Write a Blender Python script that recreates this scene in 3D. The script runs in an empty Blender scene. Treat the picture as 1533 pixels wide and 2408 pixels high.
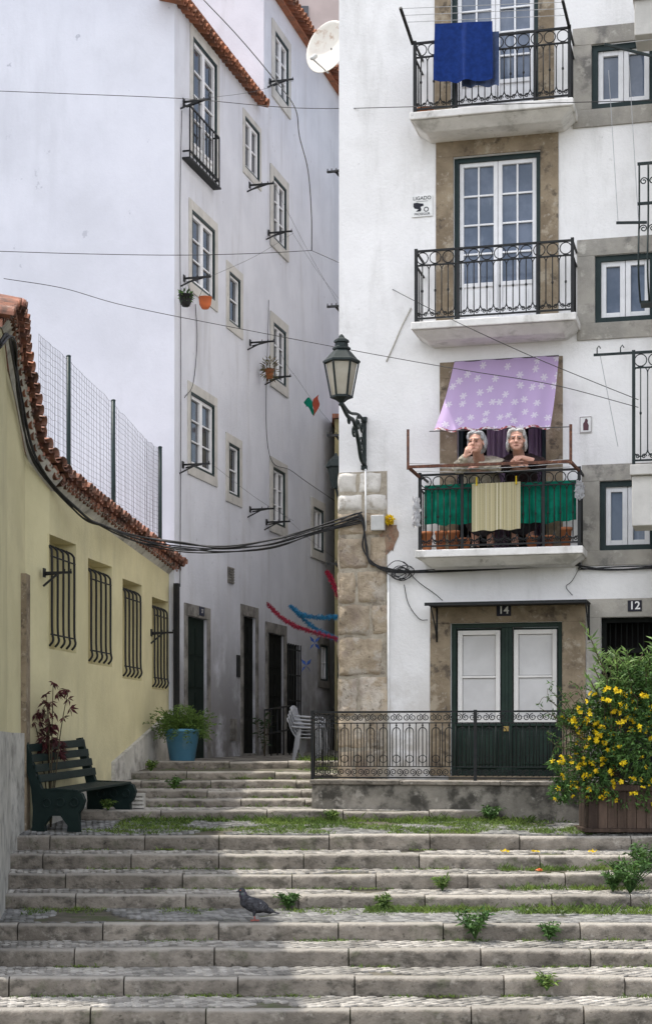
import bpy, math, random
from mathutils import Vector, Matrix, noise
R_=random.Random(7)
rnd=R_.random
def rr(a,b): return a+(b-a)*rnd()
F=3900.;CX=766.5;HY=1750.
Z=Vector((0,0,1))
def V(x,y,z): return Vector((x,y,z))
def P(px,py,d): return Vector(((px-CX)*d/F,d,(HY-py)*d/F))
scene=bpy.context.scene
C=scene.collection
OFF={}
# ------------------------------------------------------------ materials
def lk(nt,a,b): nt.links.new(a,b)
def mixc(nt,fac,a,b,mode='MIX'):
    m=nt.nodes.new('ShaderNodeMix');m.data_type='RGBA';m.blend_type=mode
    for i,x in ((0,fac),(6,a),(7,b)):
        if hasattr(x,'links'): lk(nt,x,m.inputs[i])
        elif i==0: m.inputs[0].default_value=x
        else: m.inputs[i].default_value=(*x[:3],1)
    return m.outputs[2]
def mth(nt,op,a,b=None,c=None):
    m=nt.nodes.new('ShaderNodeMath');m.operation=op
    for i,x in enumerate((a,b,c)):
        if x is None: continue
        if hasattr(x,'links'): lk(nt,x,m.inputs[i])
        else: m.inputs[i].default_value=x
    return m.outputs[0]
def nz(nt,vec,scale,detail=5,rough=.6,zs=1,off=0):
    mp=nt.nodes.new('ShaderNodeMapping');lk(nt,vec,mp.inputs[0]);mp.inputs['Scale'].default_value=(1,1,zs);mp.inputs['Location'].default_value=(off,off*1.7,off*.3)
    t=nt.nodes.new('ShaderNodeTexNoise');lk(nt,mp.outputs[0],t.inputs['Vector']);t.inputs['Scale'].default_value=scale
    t.inputs['Detail'].default_value=detail;t.inputs['Roughness'].default_value=rough
    return t.outputs['Fac']
def rng(nt,val,lo,hi,a=0,b=1):
    m=nt.nodes.new('ShaderNodeMapRange');m.interpolation_type='SMOOTHSTEP';lk(nt,val,m.inputs[0])
    for i,x in enumerate((lo,hi,a,b)): m.inputs[i+1].default_value=x
    return m.outputs[0]
def M(name,c1,c2=None,scale=4,rough=.85,bump=0,bscale=None,metal=0,island=0,layers=(),spec=.25,lo=.35,hi=.65,zs=1,transl=0,bdist=.02,top=None):
    m=bpy.data.materials.new(name);m.use_nodes=True;nt=m.node_tree;n=nt.nodes;b=n['Principled BSDF']
    b.inputs['Roughness'].default_value=rough;b.inputs['Metallic'].default_value=metal;b.inputs['Specular IOR Level'].default_value=spec
    g=n.new('ShaderNodeNewGeometry');pos=g.outputs['Position']
    if c2 is None: c2=tuple(x*.85 for x in c1)
    f=rng(nt,nz(nt,pos,scale,zs=zs),lo,hi)
    col=mixc(nt,f,c1,c2)
    for L in layers:
        k=dict(scale=5,lo=.5,hi=.7,zs=1,zr=None,amt=1,off=3);k.update(L)
        f=rng(nt,nz(nt,pos,k['scale'],7,.65,k['zs'],k['off']),k['lo'],k['hi'],0,k['amt'])
        if k['zr']:
            s=n.new('ShaderNodeSeparateXYZ');lk(nt,pos,s.inputs[0])
            f=mth(nt,'MULTIPLY',f,rng(nt,s.outputs[2],k['zr'][0],k['zr'][1],1,0))
        col=mixc(nt,f,col,k['c'])
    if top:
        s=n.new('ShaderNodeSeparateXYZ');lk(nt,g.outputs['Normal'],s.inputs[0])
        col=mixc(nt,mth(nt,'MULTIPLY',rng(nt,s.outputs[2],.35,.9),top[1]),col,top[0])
    if island:
        h=n.new('ShaderNodeHueSaturation');lk(nt,col,h.inputs['Color'])
        lk(nt,rng(nt,g.outputs['Random Per Island'],0,1,1-island,1+island),h.inputs['Value'])
        col=h.outputs[0]
    lk(nt,col,b.inputs['Base Color'])
    if bump:
        bp=n.new('ShaderNodeBump');bp.inputs['Strength'].default_value=bump;bp.inputs['Distance'].default_value=bdist
        lk(nt,nz(nt,pos,bscale or scale*6,8,.7),bp.inputs['Height']);lk(nt,bp.outputs[0],b.inputs['Normal'])
    if transl:
        t=n.new('ShaderNodeBsdfTranslucent');lk(nt,col,t.inputs['Color'])
        mx=n.new('ShaderNodeMixShader');mx.inputs[0].default_value=transl
        lk(nt,b.outputs[0],mx.inputs[1]);lk(nt,t.outputs[0],mx.inputs[2]);lk(nt,mx.outputs[0],n['Material Output'].inputs[0])
    return m
dirt=(.16,.15,.135)
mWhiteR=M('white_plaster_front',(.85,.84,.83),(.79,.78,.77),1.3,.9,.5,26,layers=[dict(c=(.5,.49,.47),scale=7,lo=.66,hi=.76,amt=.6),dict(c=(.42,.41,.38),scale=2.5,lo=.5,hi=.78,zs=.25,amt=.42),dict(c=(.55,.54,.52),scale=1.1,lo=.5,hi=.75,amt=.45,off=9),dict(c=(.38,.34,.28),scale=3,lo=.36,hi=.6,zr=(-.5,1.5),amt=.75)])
mSlab=M('balcony_plaster',(.80,.78,.75),(.68,.66,.63),3,.9,.5,26,layers=[dict(c=(.33,.32,.29),scale=3,lo=.5,hi=.72,zs=.5,amt=.7),dict(c=(.22,.20,.17),scale=8,lo=.62,hi=.72,amt=.6)])
mWhiteA=M('white_plaster_alley',(.67,.68,.73),(.60,.61,.66),1.1,.9,.4,22,layers=[dict(c=(.36,.36,.39),scale=6,lo=.65,hi=.72,amt=.6),dict(c=(.40,.39,.39),scale=2.2,lo=.5,hi=.8,zs=.15,amt=.6),dict(c=(.12,.108,.097),scale=1.6,lo=.23,hi=.55,zr=(-.4,3.0),amt=.9)])  # last layer: base stains, deepened to put the alley's shade into the colour
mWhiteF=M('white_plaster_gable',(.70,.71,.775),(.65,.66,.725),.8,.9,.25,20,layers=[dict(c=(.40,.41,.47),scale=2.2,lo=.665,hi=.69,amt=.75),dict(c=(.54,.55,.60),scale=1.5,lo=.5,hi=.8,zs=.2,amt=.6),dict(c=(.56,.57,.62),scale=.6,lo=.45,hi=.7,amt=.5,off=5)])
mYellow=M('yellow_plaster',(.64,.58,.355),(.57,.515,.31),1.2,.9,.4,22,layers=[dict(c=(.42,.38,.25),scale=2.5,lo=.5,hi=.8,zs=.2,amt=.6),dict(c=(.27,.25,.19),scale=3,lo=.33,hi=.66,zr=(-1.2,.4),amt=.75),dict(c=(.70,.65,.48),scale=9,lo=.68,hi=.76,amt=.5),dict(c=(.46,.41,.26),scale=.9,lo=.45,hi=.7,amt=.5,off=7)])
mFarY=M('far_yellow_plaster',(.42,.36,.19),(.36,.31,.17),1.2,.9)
mSkirt=M('pale_limewash',(.56,.535,.48),(.44,.42,.37),3,.9,.3,layers=[dict(c=dirt,scale=4,lo=.44,hi=.70,amt=.75)])
mStoneB=M('brown_stone',(.30,.24,.165),(.20,.155,.105),3.5,.9,.7,26,layers=[dict(c=(.46,.40,.31),scale=5,lo=.54,hi=.66,amt=.6,off=11),dict(c=(.4,.36,.3),scale=16,lo=.58,hi=.66,amt=.6),dict(c=(.075,.06,.048),scale=6,lo=.54,hi=.67,amt=.8)])
mStoneG=M('grey_cement',(.40,.375,.33),(.29,.275,.245),2.5,.9,.5,25,layers=[dict(c=(.13,.125,.12),scale=3,lo=.52,hi=.68,amt=.75),dict(c=(.58,.55,.49),scale=5,lo=.56,hi=.68,amt=.6)])
mStoneA=M('pale_surround',(.56,.54,.505),(.47,.455,.425),3,.9,.3,layers=[dict(c=(.33,.32,.30),scale=5,lo=.56,hi=.72,amt=.65)])
mStoneD=M('alley_door_stone',(.29,.275,.25),(.19,.18,.165),3,.9,.5,layers=[dict(c=(.08,.075,.068),scale=4,lo=.44,hi=.64,amt=.75)])
mQuoin=M('quoin_stone',(.51,.42,.31),(.37,.295,.21),5,.95,1,26,island=.22,bdist=.035,layers=[dict(c=(.58,.53,.46),scale=3,lo=.48,hi=.62,amt=.75),dict(c=(.16,.125,.09),scale=10,lo=.57,hi=.67,amt=.75),dict(c=(.33,.26,.22),scale=2.2,lo=.5,hi=.65,amt=.6,off=8)])
mQuoinW=M('whitewashed_quoin',(.68,.65,.60),(.57,.54,.49),4,.9,.8,22,island=.1,layers=[dict(c=(.34,.29,.23),scale=6,lo=.56,hi=.68,amt=.7)])
mMortar=M('lime_mortar',(.46,.41,.33),(.33,.29,.23),9,.95,.6,layers=[dict(c=(.16,.13,.10),scale=7,lo=.52,hi=.64,amt=.7)])
mBrick=M('exposed_brick',(.27,.15,.10),(.33,.24,.17),9,.95,.8,30,layers=[dict(c=(.15,.12,.1),scale=14,lo=.5,hi=.6,amt=.7)])
mKerb=M('kerb_stone',(.30,.265,.22),(.20,.175,.145),4,.95,1,24,island=.16,bdist=.03,layers=[dict(c=(.075,.067,.055),scale=5,lo=.46,hi=.66,amt=.8,zs=1.5),dict(c=(.42,.385,.33),scale=8,lo=.58,hi=.70,amt=.6,off=13),dict(c=(.035,.033,.026),scale=18,lo=.60,hi=.68,amt=.65),dict(c=(.06,.075,.03),scale=3,lo=.55,hi=.7,amt=.55,off=17)],top=((.44,.41,.36),.75))  # upward faces painted paler: wear, plus lit-top and dark-riser contrast in the colour
mCob=M('cobble_stone',(.41,.385,.345),(.30,.28,.25),5,.9,.4,60,island=.3,layers=[dict(c=(.16,.15,.13),scale=2,lo=.48,hi=.68,amt=.6),dict(c=(.14,.135,.12),scale=.8,lo=.46,hi=.62,amt=.5,off=21)])
mCobD=M('grey_cobble_stone',(.26,.255,.24),(.19,.185,.175),5,.9,.4,60,island=.3,layers=[dict(c=(.10,.10,.085),scale=2,lo=.48,hi=.68,amt=.6)])
mEarth=M('cobble_bed',(.10,.09,.07),(.14,.127,.10),6,.95,.5,layers=[dict(c=(.07,.095,.03),scale=3,lo=.48,hi=.62,amt=.8)])
mTerr=M('terrace_stone',(.30,.275,.235),(.18,.165,.14),2.5,.95,.8,18,layers=[dict(c=(.045,.042,.036),scale=3,lo=.42,hi=.59,amt=.9),dict(c=(.44,.41,.36),scale=7,lo=.58,hi=.68,amt=.55)])
mTile=M('roof_tile',(.33,.135,.075),(.25,.11,.065),5,.9,.4,40,island=.35,layers=[dict(c=(.11,.08,.065),scale=6,lo=.48,hi=.68,amt=.7),dict(c=(.45,.29,.21),scale=9,lo=.6,hi=.72,amt=.6)])
mTileOld=M('weathered_tile',(.34,.15,.095),(.25,.13,.10),5,.9,.4,40,island=.35,layers=[dict(c=(.09,.07,.06),scale=6,lo=.43,hi=.65,amt=.78),dict(c=(.55,.42,.36),scale=8,lo=.58,hi=.7,amt=.6)])
mGreenD=M('dark_green_paint',(.008,.021,.022),(.013,.030,.029),8,.5,.1,40,spec=.3)
mDoorG=M('door_green_paint',(.008,.022,.015),(.013,.032,.022),6,.55,.15,40,spec=.3,layers=[dict(c=(.05,.055,.045),scale=10,lo=.6,hi=.72,amt=.5)])
mDoorA=M('alley_green_door',(.006,.013,.010),(.01,.018,.014),6,.7,.1,40,spec=.15)
mDoorB=M('alley_door_paint',(.007,.008,.007),(.012,.013,.012),6,.8,.1,40,spec=.1)
mWhiteP=M('white_wood_paint',(.82,.82,.83),(.74,.74,.75),5,.5,.08,40,spec=.4)
mBlind=M('white_shutter',(.78,.76,.73),(.70,.68,.65),3,.6,.1,40)
mBlindIn=M('shutter_inset',(.62,.61,.60),(.54,.53,.52),2.5,.5,spec=.4)
mIron=M('dark_iron',(.013,.015,.016),(.021,.021,.021),12,.6,.2,60,metal=.2,spec=.35,layers=[dict(c=(.10,.05,.03),scale=14,lo=.64,hi=.74,amt=.6)])
mRust=M('rusty_iron',(.16,.07,.045),(.09,.045,.035),20,.9,.4,60,layers=[dict(c=(.25,.13,.08),scale=30,lo=.55,hi=.65)])
mLampG=M('lamp_green_iron',(.009,.017,.016),(.017,.025,.024),9,.55,.2,60,metal=.2,spec=.35)
mGlass=M('window_glass',(.09,.115,.16),(.16,.19,.25),2.2,.05,spec=.6,layers=[dict(c=(.32,.36,.42),scale=3,lo=.55,hi=.7,zs=.2,amt=.7)])  # pale upright streaks: reflections and curtain painted into the pane colour
mGlassD=M('dark_glass',(.025,.028,.036),(.055,.06,.07),2,.05,spec=.6,layers=[dict(c=(.2,.22,.25),scale=3,lo=.58,hi=.7,zs=.3,amt=.7)])  # near-black panes with reflections painted in as pale streaks
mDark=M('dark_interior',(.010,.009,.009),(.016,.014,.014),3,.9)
mLace=M('lace_curtain',(.36,.27,.35),(.22,.16,.23),14,.9,zs=.1,lo=.4,hi=.6,transl=.2)
mCable=M('black_cable',(.014,.014,.016),(.03,.03,.03),20,.6,spec=.3)
mWire=M('grey_wire',(.05,.05,.055),(.09,.09,.09),20,.6)
mLineW=M('pale_line',(.35,.36,.38),(.3,.3,.3),20,.8)
mBench=M('bench_green_paint',(.005,.014,.013),(.009,.021,.019),7,.55,.15,50,spec=.25,layers=[dict(c=(.035,.04,.036),scale=12,lo=.6,hi=.72,amt=.5)])
mPotB=M('blue_plastic',(.11,.30,.46),(.09,.25,.39),3,.5,spec=.4,layers=[dict(c=(.25,.38,.46),scale=5,lo=.55,hi=.75,amt=.5)])
mTerra=M('terracotta',(.45,.17,.07),(.35,.14,.07),8,.85,.2)
mOrange=M('orange_plastic',(.62,.16,.05),(.5,.13,.05),8,.5)
mWood=M('weathered_wood',(.085,.058,.043),(.04,.027,.021),8,.9,.6,40,zs=.15,island=.3,layers=[dict(c=(.16,.125,.095),scale=12,lo=.56,hi=.7,zs=.15,amt=.6)])
mLeaf=M('leaf_green',(.085,.165,.04),(.045,.10,.028),6,.5,island=.5,transl=.3)
mLeafD=M('dark_leaf',(.03,.055,.02),(.02,.04,.016),6,.6,island=.4,transl=.2)  # darker green than the other leaves
mLeafL=M('pale_leaf',(.20,.30,.09),(.13,.22,.07),6,.5,island=.4,transl=.35)
mFern=M('fern_leaf',(.13,.205,.045),(.085,.15,.035),6,.6,island=.4,transl=.35)
mGrass=M('grass_blade',(.17,.24,.05),(.10,.16,.04),3,.6,island=.5,transl=.35)
mMaple=M('red_maple_leaf',(.095,.022,.026),(.06,.02,.022),6,.6,island=.4,transl=.25)
mStem=M('stem',(.09,.07,.04),(.06,.05,.03),8,.8)
mYel=M('yellow_petal',(.82,.63,.02),(.74,.52,.02),9,.6,island=.15,transl=.25)
mPlast=M('white_plastic',(.36,.37,.40),(.29,.30,.33),4,.5,spec=.25)
mDish=M('dish_enamel',(.76,.73,.66),(.70,.66,.6),3,.5,layers=[dict(c=(.35,.16,.06),scale=7,lo=.5,hi=.66,amt=.85,zr=(9.05,8.75),off=2)])
mSkin=M('skin',(.60,.35,.265),(.52,.285,.21),14,.6,spec=.3)
mHair=M('grey_hair',(.46,.46,.47),(.27,.27,.28),40,.75,.7,90,zs=.3)
mHairB=M('silver_hair',(.56,.55,.53),(.36,.35,.34),40,.75,.7,90,zs=.3)
mCardi=M('beige_cardigan',(.50,.45,.36),(.38,.335,.26),26,.95,.8,110)
mSweat=M('dark_brown_sweater',(.022,.014,.014),(.036,.021,.02),30,.95,.7,120)
mBlouse=M('patterned_blouse',(.22,.10,.085),(.5,.40,.35),60,.9,lo=.45,hi=.55)
mSkirtC=M('dark_skirt',(.03,.03,.04),(.05,.045,.05),20,.95)
mShoe=M('black_shoe',(.015,.014,.014),None,9,.5)
mEye=M('dark_eye',(.02,.015,.012),None,9,.3)
mLip=M('lip',(.30,.11,.095),None,9,.6)
mBlueT=M('blue_towel',(.012,.042,.21),(.008,.03,.15),18,.95,.7,160)
mBlueG=M('slate_blue_towel',(.09,.12,.22),(.06,.09,.18),18,.95,.7,160)
mGreenC=M('green_cloth',(.0,.20,.125),(.0,.13,.082),10,.8,transl=.2)
mRed=M('red_tinsel',(.36,.02,.05),(.25,.015,.04),10,.5,island=.4)
mBlueTin=M('blue_tinsel',(.02,.20,.36),(.02,.14,.27),10,.5,island=.4)
mBag=M('white_plastic_bag',(.75,.75,.76),(.60,.60,.62),20,.35,transl=.6)
mSign=M('white_enamel',(.8,.8,.78),None,9,.5)
mInk=M('black_ink',(.02,.02,.03),None,9,.6)
mNavy=M('navy_enamel',(.02,.025,.05),None,9,.45)
mLampGl=M('frosted_lamp_glass',(.62,.58,.48),(.52,.48,.38),4,.35,spec=.5,transl=.4)
mPig=M('pigeon_feather',(.05,.052,.06),(.025,.025,.03),25,.7,lo=.4,hi=.6)
mPigW=M('pigeon_wing',(.06,.06,.068),(.022,.022,.025),40,.7,layers=[dict(c=(.25,.25,.26),scale=45,lo=.62,hi=.68,amt=.7)])
mPigN=M('pigeon_neck',(.02,.045,.035),(.05,.025,.055),20,.35,spec=.6)
mPink=M('pink_foot',(.35,.12,.10),None,9,.7)
mPinkPl=M('far_plaster',(.52,.44,.42),(.46,.39,.37),2,.9)
mGrey=M('grey_plastic',(.55,.55,.53),None,8,.6)
def uvmat(name,kind):
    m=bpy.data.materials.new(name);m.use_nodes=True;nt=m.node_tree;n=nt.nodes;b=n['Principled BSDF'];b.inputs['Roughness'].default_value=.9
    tc=n.new('ShaderNodeTexCoord');uv=tc.outputs['UV']
    sx=n.new('ShaderNodeSeparateXYZ');lk(nt,uv,sx.inputs[0])
    if kind=='star':
        mp=n.new('ShaderNodeMapping');lk(nt,uv,mp.inputs[0]);mp.inputs['Scale'].default_value=(8.5,5.6,1)
        vo=n.new('ShaderNodeTexVoronoi');vo.voronoi_dimensions='2D';vo.inputs['Scale'].default_value=1;vo.inputs['Randomness'].default_value=.85;lk(nt,mp.outputs[0],vo.inputs['Vector'])
        sb=n.new('ShaderNodeVectorMath');sb.operation='SUBTRACT';lk(nt,mp.outputs[0],sb.inputs[0]);lk(nt,vo.outputs['Position'],sb.inputs[1])
        s2=n.new('ShaderNodeSeparateXYZ');lk(nt,sb.outputs[0],s2.inputs[0])
        an=mth(nt,'ARCTAN2',s2.outputs[1],s2.outputs[0])
        rad=mth(nt,'SQRT',mth(nt,'ADD',mth(nt,'MULTIPLY',s2.outputs[0],s2.outputs[0]),mth(nt,'MULTIPLY',s2.outputs[1],s2.outputs[1])))
        lim=mth(nt,'MULTIPLY_ADD',mth(nt,'ABSOLUTE',mth(nt,'COSINE',mth(nt,'MULTIPLY',an,3.0))),.24,.05)
        mask=mth(nt,'LESS_THAN',rad,lim)
        sp=n.new('ShaderNodeSeparateXYZ');lk(nt,vo.outputs['Color'],sp.inputs[0])
        mask=mth(nt,'MULTIPLY',mask,mth(nt,'GREATER_THAN',sp.outputs[0],.2))
        col=mixc(nt,mth(nt,'MULTIPLY',mask,.75),(.64,.48,.75),(.90,.86,.92))
        hem=mth(nt,'LESS_THAN',sx.outputs[1],.035)
        t=n.new('ShaderNodeTexNoise');lk(nt,uv,t.inputs['Vector']);t.inputs['Scale'].default_value=30
        col=mixc(nt,hem,col,mixc(nt,rng(nt,t.outputs['Fac'],.45,.55),(.8,.74,.76),(.4,.08,.1)))
    else:
        t=n.new('ShaderNodeTexNoise');t.noise_dimensions='1D';lk(nt,sx.outputs[0],t.inputs['W']);t.inputs['Scale'].default_value=26;t.inputs['Detail'].default_value=3
        rp=n.new('ShaderNodeValToRGB');rp.color_ramp.interpolation='LINEAR'
        el=rp.color_ramp.elements;el[0].position=.28;el[0].color=(.15,.14,.06,1);el[1].position=.40;el[1].color=(.46,.39,.20,1)
        for p_,c_ in ((.45,(.60,.54,.36)),(.5,(.24,.20,.09)),(.55,(.56,.49,.28)),(.6,(.18,.17,.09)),(.68,(.66,.61,.46))):
            e=el.new(p_);e.color=(*c_,1)
        lk(nt,t.outputs['Fac'],rp.inputs[0])
        t2=n.new('ShaderNodeTexNoise');lk(nt,uv,t2.inputs['Vector']);t2.inputs['Scale'].default_value=70
        col=mixc(nt,rng(nt,t2.outputs['Fac'],.45,.6,0,.3),rp.outputs[0],(.56,.50,.34))
    lk(nt,col,b.inputs['Base Color'])
    tr=n.new('ShaderNodeBsdfTranslucent');lk(nt,col,tr.inputs['Color']);mx=n.new('ShaderNodeMixShader');mx.inputs[0].default_value=.45 if kind=='star' else .1
    lk(nt,b.outputs[0],mx.inputs[1]);lk(nt,tr.outputs[0],mx.inputs[2]);lk(nt,mx.outputs[0],n['Material Output'].inputs[0])
    return m
mStar=uvmat('lilac_star_cloth','star');mRug=uvmat('striped_rug','rug')
# ------------------------------------------------------------ mesh helpers
class MB:
    def __init__(s): s.v=[];s.f=[];s.sm=[];s.uv={}
    def add(s,vs,fs,smooth=False,uv=None):
        b=len(s.v);s.v.extend(Vector(v) for v in vs)
        for f in fs: s.f.append(tuple(i+b for i in f));s.sm.append(smooth)
        if uv:
            for i,u in enumerate(uv): s.uv[b+i]=u
        return s
    def hexa(s,p): return s.add(p,[(0,3,2,1),(4,5,6,7),(0,1,5,4),(1,2,6,5),(2,3,7,6),(3,0,4,7)])
    def wbox(s,W,u0,u1,z0,z1,o0,o1):
        return s.hexa([W.p(u0,z0,o0),W.p(u1,z0,o0),W.p(u1,z0,o1),W.p(u0,z0,o1),W.p(u0,z1,o0),W.p(u1,z1,o0),W.p(u1,z1,o1),W.p(u0,z1,o1)])
    def box(s,x0,x1,y0,y1,z0,z1):
        return s.hexa([V(x0,y0,z0),V(x1,y0,z0),V(x1,y1,z0),V(x0,y1,z0),V(x0,y0,z1),V(x1,y0,z1),V(x1,y1,z1),V(x0,y1,z1)])
    def bar(s,p,q,w,h,up=Z):
        p=Vector(p);q=Vector(q);t=(q-p).normalized();a=t.cross(up)
        if a.length<1e-4: a=t.cross(V(1,0,0))
        a.normalize();b=a.cross(t);a=a*w/2;b=b*h/2
        return s.hexa([p-a-b,p+a-b,p+a+b,p-a+b,q-a-b,q+a-b,q+a+b,q-a+b])
    def tube(s,pts,r,n=6,closed=False,r2=None):
        pts=[Vector(p) for p in pts];N=len(pts)
        if N<2: return s
        vs=[];t0=(pts[1]-pts[0]).normalized();a=t0.cross(Z)
        if a.length<.05: a=t0.cross(V(1,0,0))
        a.normalize()
        for i,p in enumerate(pts):
            if closed: t=(pts[(i+1)%N]-pts[i-1])
            else: t=pts[min(i+1,N-1)]-pts[max(i-1,0)]
            if t.length<1e-9: t=t0
            t=t.normalized();a=(a-t*a.dot(t))
            if a.length<1e-5: a=t.cross(V(.3,.5,.8))
            a.normalize();b=t.cross(a);q=r if r2 is None else r+(r2-r)*i/(N-1)
            for k in range(n):
                g=2*math.pi*k/n;vs.append(p+(a*math.cos(g)+b*math.sin(g))*q)
        fs=[]
        for i in range(N if closed else N-1):
            j=(i+1)%N
            for k in range(n): fs.append((i*n+k,i*n+(k+1)%n,j*n+(k+1)%n,j*n+k))
        if not closed: fs+= [tuple(range(n-1,-1,-1)),tuple(range((N-1)*n,N*n))]
        return s.add(vs,fs,n>4)
    def lathe(s,prof,c,n=20,ax=Z,smooth=True,rot=0,cap=True):
        c=Vector(c);ax=Vector(ax).normalized();a=ax.cross(V(0,1,0) if abs(ax.y)<.9 else V(1,0,0)).normalized();b=ax.cross(a);vs=[]
        for r,z in prof:
            for k in range(n):
                g=2*math.pi*k/n+rot;vs.append(c+ax*z+(a*math.cos(g)+b*math.sin(g))*max(r,1e-4))
        fs=[]
        for i in range(len(prof)-1):
            for k in range(n): fs.append((i*n+k,i*n+(k+1)%n,(i+1)*n+(k+1)%n,(i+1)*n+k))
        if cap: fs+=[tuple(range(n-1,-1,-1)),tuple(range((len(prof)-1)*n,len(prof)*n))]
        return s.add(vs,fs,smooth)
    def ell(s,c,r,B=None,n=14):
        c=Vector(c);B=B or (V(1,0,0),V(0,1,0),Z);vs=[];m=n//2+1
        for i in range(1,m):
            ph=math.pi*i/m
            for k in range(n):
                g=2*math.pi*k/n;vs.append(c+B[0]*(r[0]*math.sin(ph)*math.cos(g))+B[1]*(r[1]*math.sin(ph)*math.sin(g))+B[2]*(r[2]*math.cos(ph)))
        t=len(vs);vs+=[c+B[2]*r[2],c-B[2]*r[2]];fs=[]
        for i in range(m-2):
            for k in range(n): fs.append((i*n+k,(i+1)*n+k,(i+1)*n+(k+1)%n,i*n+(k+1)%n))
        for k in range(n): fs.append((t,k,(k+1)%n));fs.append((t+1,(m-2)*n+(k+1)%n,(m-2)*n+k))
        return s.add(vs,fs,True)
    def cap(s,p,q,r0,r1,n=12):
        p=Vector(p);q=Vector(q);t=(q-p);L=t.length;pr=[]
        for k in range(5): a=math.pi/2*(1-k/4);pr.append((r0*math.cos(a),-r0*math.sin(a)))
        for k in range(5): a=math.pi/2*k/4;pr.append((r1*math.cos(a),L+r1*math.sin(a)))
        return s.lathe(pr,p,n,t)
    def chain(s,pts,rs):
        for i in range(len(pts)-1): s.cap(pts[i],pts[i+1],rs[i],rs[i+1])
        return s
    def grid(s,fn,nu,nv,smooth=True):
        vs=[];uv=[]
        for j in range(nv+1):
            for i in range(nu+1): vs.append(fn(i/nu,j/nv));uv.append((i/nu,j/nv))
        fs=[(j*(nu+1)+i,j*(nu+1)+i+1,(j+1)*(nu+1)+i+1,(j+1)*(nu+1)+i) for j in range(nv) for i in range(nu)]
        return s.add(vs,fs,smooth,uv)
class Wall:
    def __init__(s,p0,p1):
        s.o=V(p0[0],p0[1],0);e=V(p1[0]-p0[0],p1[1]-p0[1],0);s.L=e.length;s.u=e.normalized();s.n=V(s.u.y,-s.u.x,0);s.B=(s.u,s.n,Z)
    def p(s,u,z,o=0): return s.o+s.u*u+s.n*o+V(0,0,z)
    def uz(s,px,py,o=0):
        r=V((px-CX)/F,1,(HY-py)/F);t=(o+s.o.dot(s.n))/r.dot(s.n);q=r*t;return (q-s.o).dot(s.u),q.z
    def at(s,px,py,o=0):
        u,z=s.uz(px,py,o);return s.p(u,z,o)
def rect(W,pl,pr,yt,yb,o=0):
    u0,z1=W.uz(pl,yt,o);_,z0=W.uz(pl,yb,o);u1,_=W.uz(pr,yt,o);return (u0,u1,z0,z1)
def build(mb,name,m,par=None,label=None,cat=None,group=None,kind=None,bev=0):
    me=bpy.data.meshes.new(name)
    if par is not None: off=OFF[par.name]
    else:
        xs=[v.x for v in mb.v];ys=[v.y for v in mb.v];zs=[v.z for v in mb.v]
        off=V((min(xs)+max(xs))/2,(min(ys)+max(ys))/2,min(zs))
    me.from_pydata([v-off for v in mb.v],[],mb.f)
    me.polygons.foreach_set('use_smooth',mb.sm)
    if mb.uv:
        l=me.uv_layers.new(name='UVMap')
        for lp in me.loops: l.data[lp.index].uv=mb.uv.get(lp.vertex_index,(0,0))
    me.materials.append(m);me.update()
    o=bpy.data.objects.new(name,me);C.objects.link(o)
    if par is not None: o.parent=par
    else: o.location=off
    OFF[o.name]=off
    tag(o,label,cat,group,kind)
    if bev:
        b=o.modifiers.new('bevel','BEVEL');b.width=bev;b.segments=2;b.limit_method='ANGLE'
    return o
def tag(o,label=None,cat=None,group=None,kind=None):
    for k,v in (('label',label),('category',cat),('group',group),('kind',kind)):
        if v: o[k]=v
def thing(name,label,cat,loc,group=None,kind=None):
    o=bpy.data.objects.new(name,None);C.objects.link(o);o.location=Vector(loc);OFF[o.name]=Vector(loc);o.empty_display_size=.1
    tag(o,label,cat,group,kind);return o
def remesh(mb,name,m,par,vox,it=4,disp=0,dsize=.05,**k):
    o=build(mb,name,m,par,**k)
    a=o.modifiers.new('r','REMESH');a.mode='VOXEL';a.voxel_size=vox;a.use_smooth_shade=True
    if it: b=o.modifiers.new('s','SMOOTH');b.iterations=it;b.factor=.5
    if disp:
        t=bpy.data.textures.new(name,'CLOUDS');t.noise_scale=dsize;d=o.modifiers.new('d','DISPLACE');d.texture=t;d.strength=disp;d.mid_level=.5
    bpy.context.view_layer.update();dg=bpy.context.evaluated_depsgraph_get()
    me=bpy.data.meshes.new_from_object(o.evaluated_get(dg));o.modifiers.clear();o.data=me
    if not me.materials: me.materials.append(m)
    return o
def text(mb,s,W,u,z,o,size,bold=1.0):
    c=bpy.data.curves.new('t','FONT');c.body=s;c.size=size;c.align_x='CENTER';c.align_y='CENTER';c.offset=size*.02*bold
    ob=bpy.data.objects.new('t',c);C.objects.link(ob);bpy.context.view_layer.update();dg=bpy.context.evaluated_depsgraph_get()
    me=bpy.data.meshes.new_from_object(ob.evaluated_get(dg))
    mb.add([W.p(u+v.co.x,z+v.co.y,o) for v in me.vertices],[tuple(p.vertices) for p in me.polygons])
    bpy.data.objects.remove(ob);return mb
def smooth(pts,k=6):
    pts=[Vector(p) for p in pts];q=[pts[0]*2-pts[1]]+pts+[pts[-1]*2-pts[-2]];out=[]
    for i in range(1,len(q)-2):
        for j in range(k):
            t=j/k;a,b,c,d=q[i-1:i+3];out.append(.5*((2*b)+(c-a)*t+(2*a-5*b+4*c-d)*t*t+(3*b-a-3*c+d)*t**3))
    out.append(pts[-1]);return out
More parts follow.
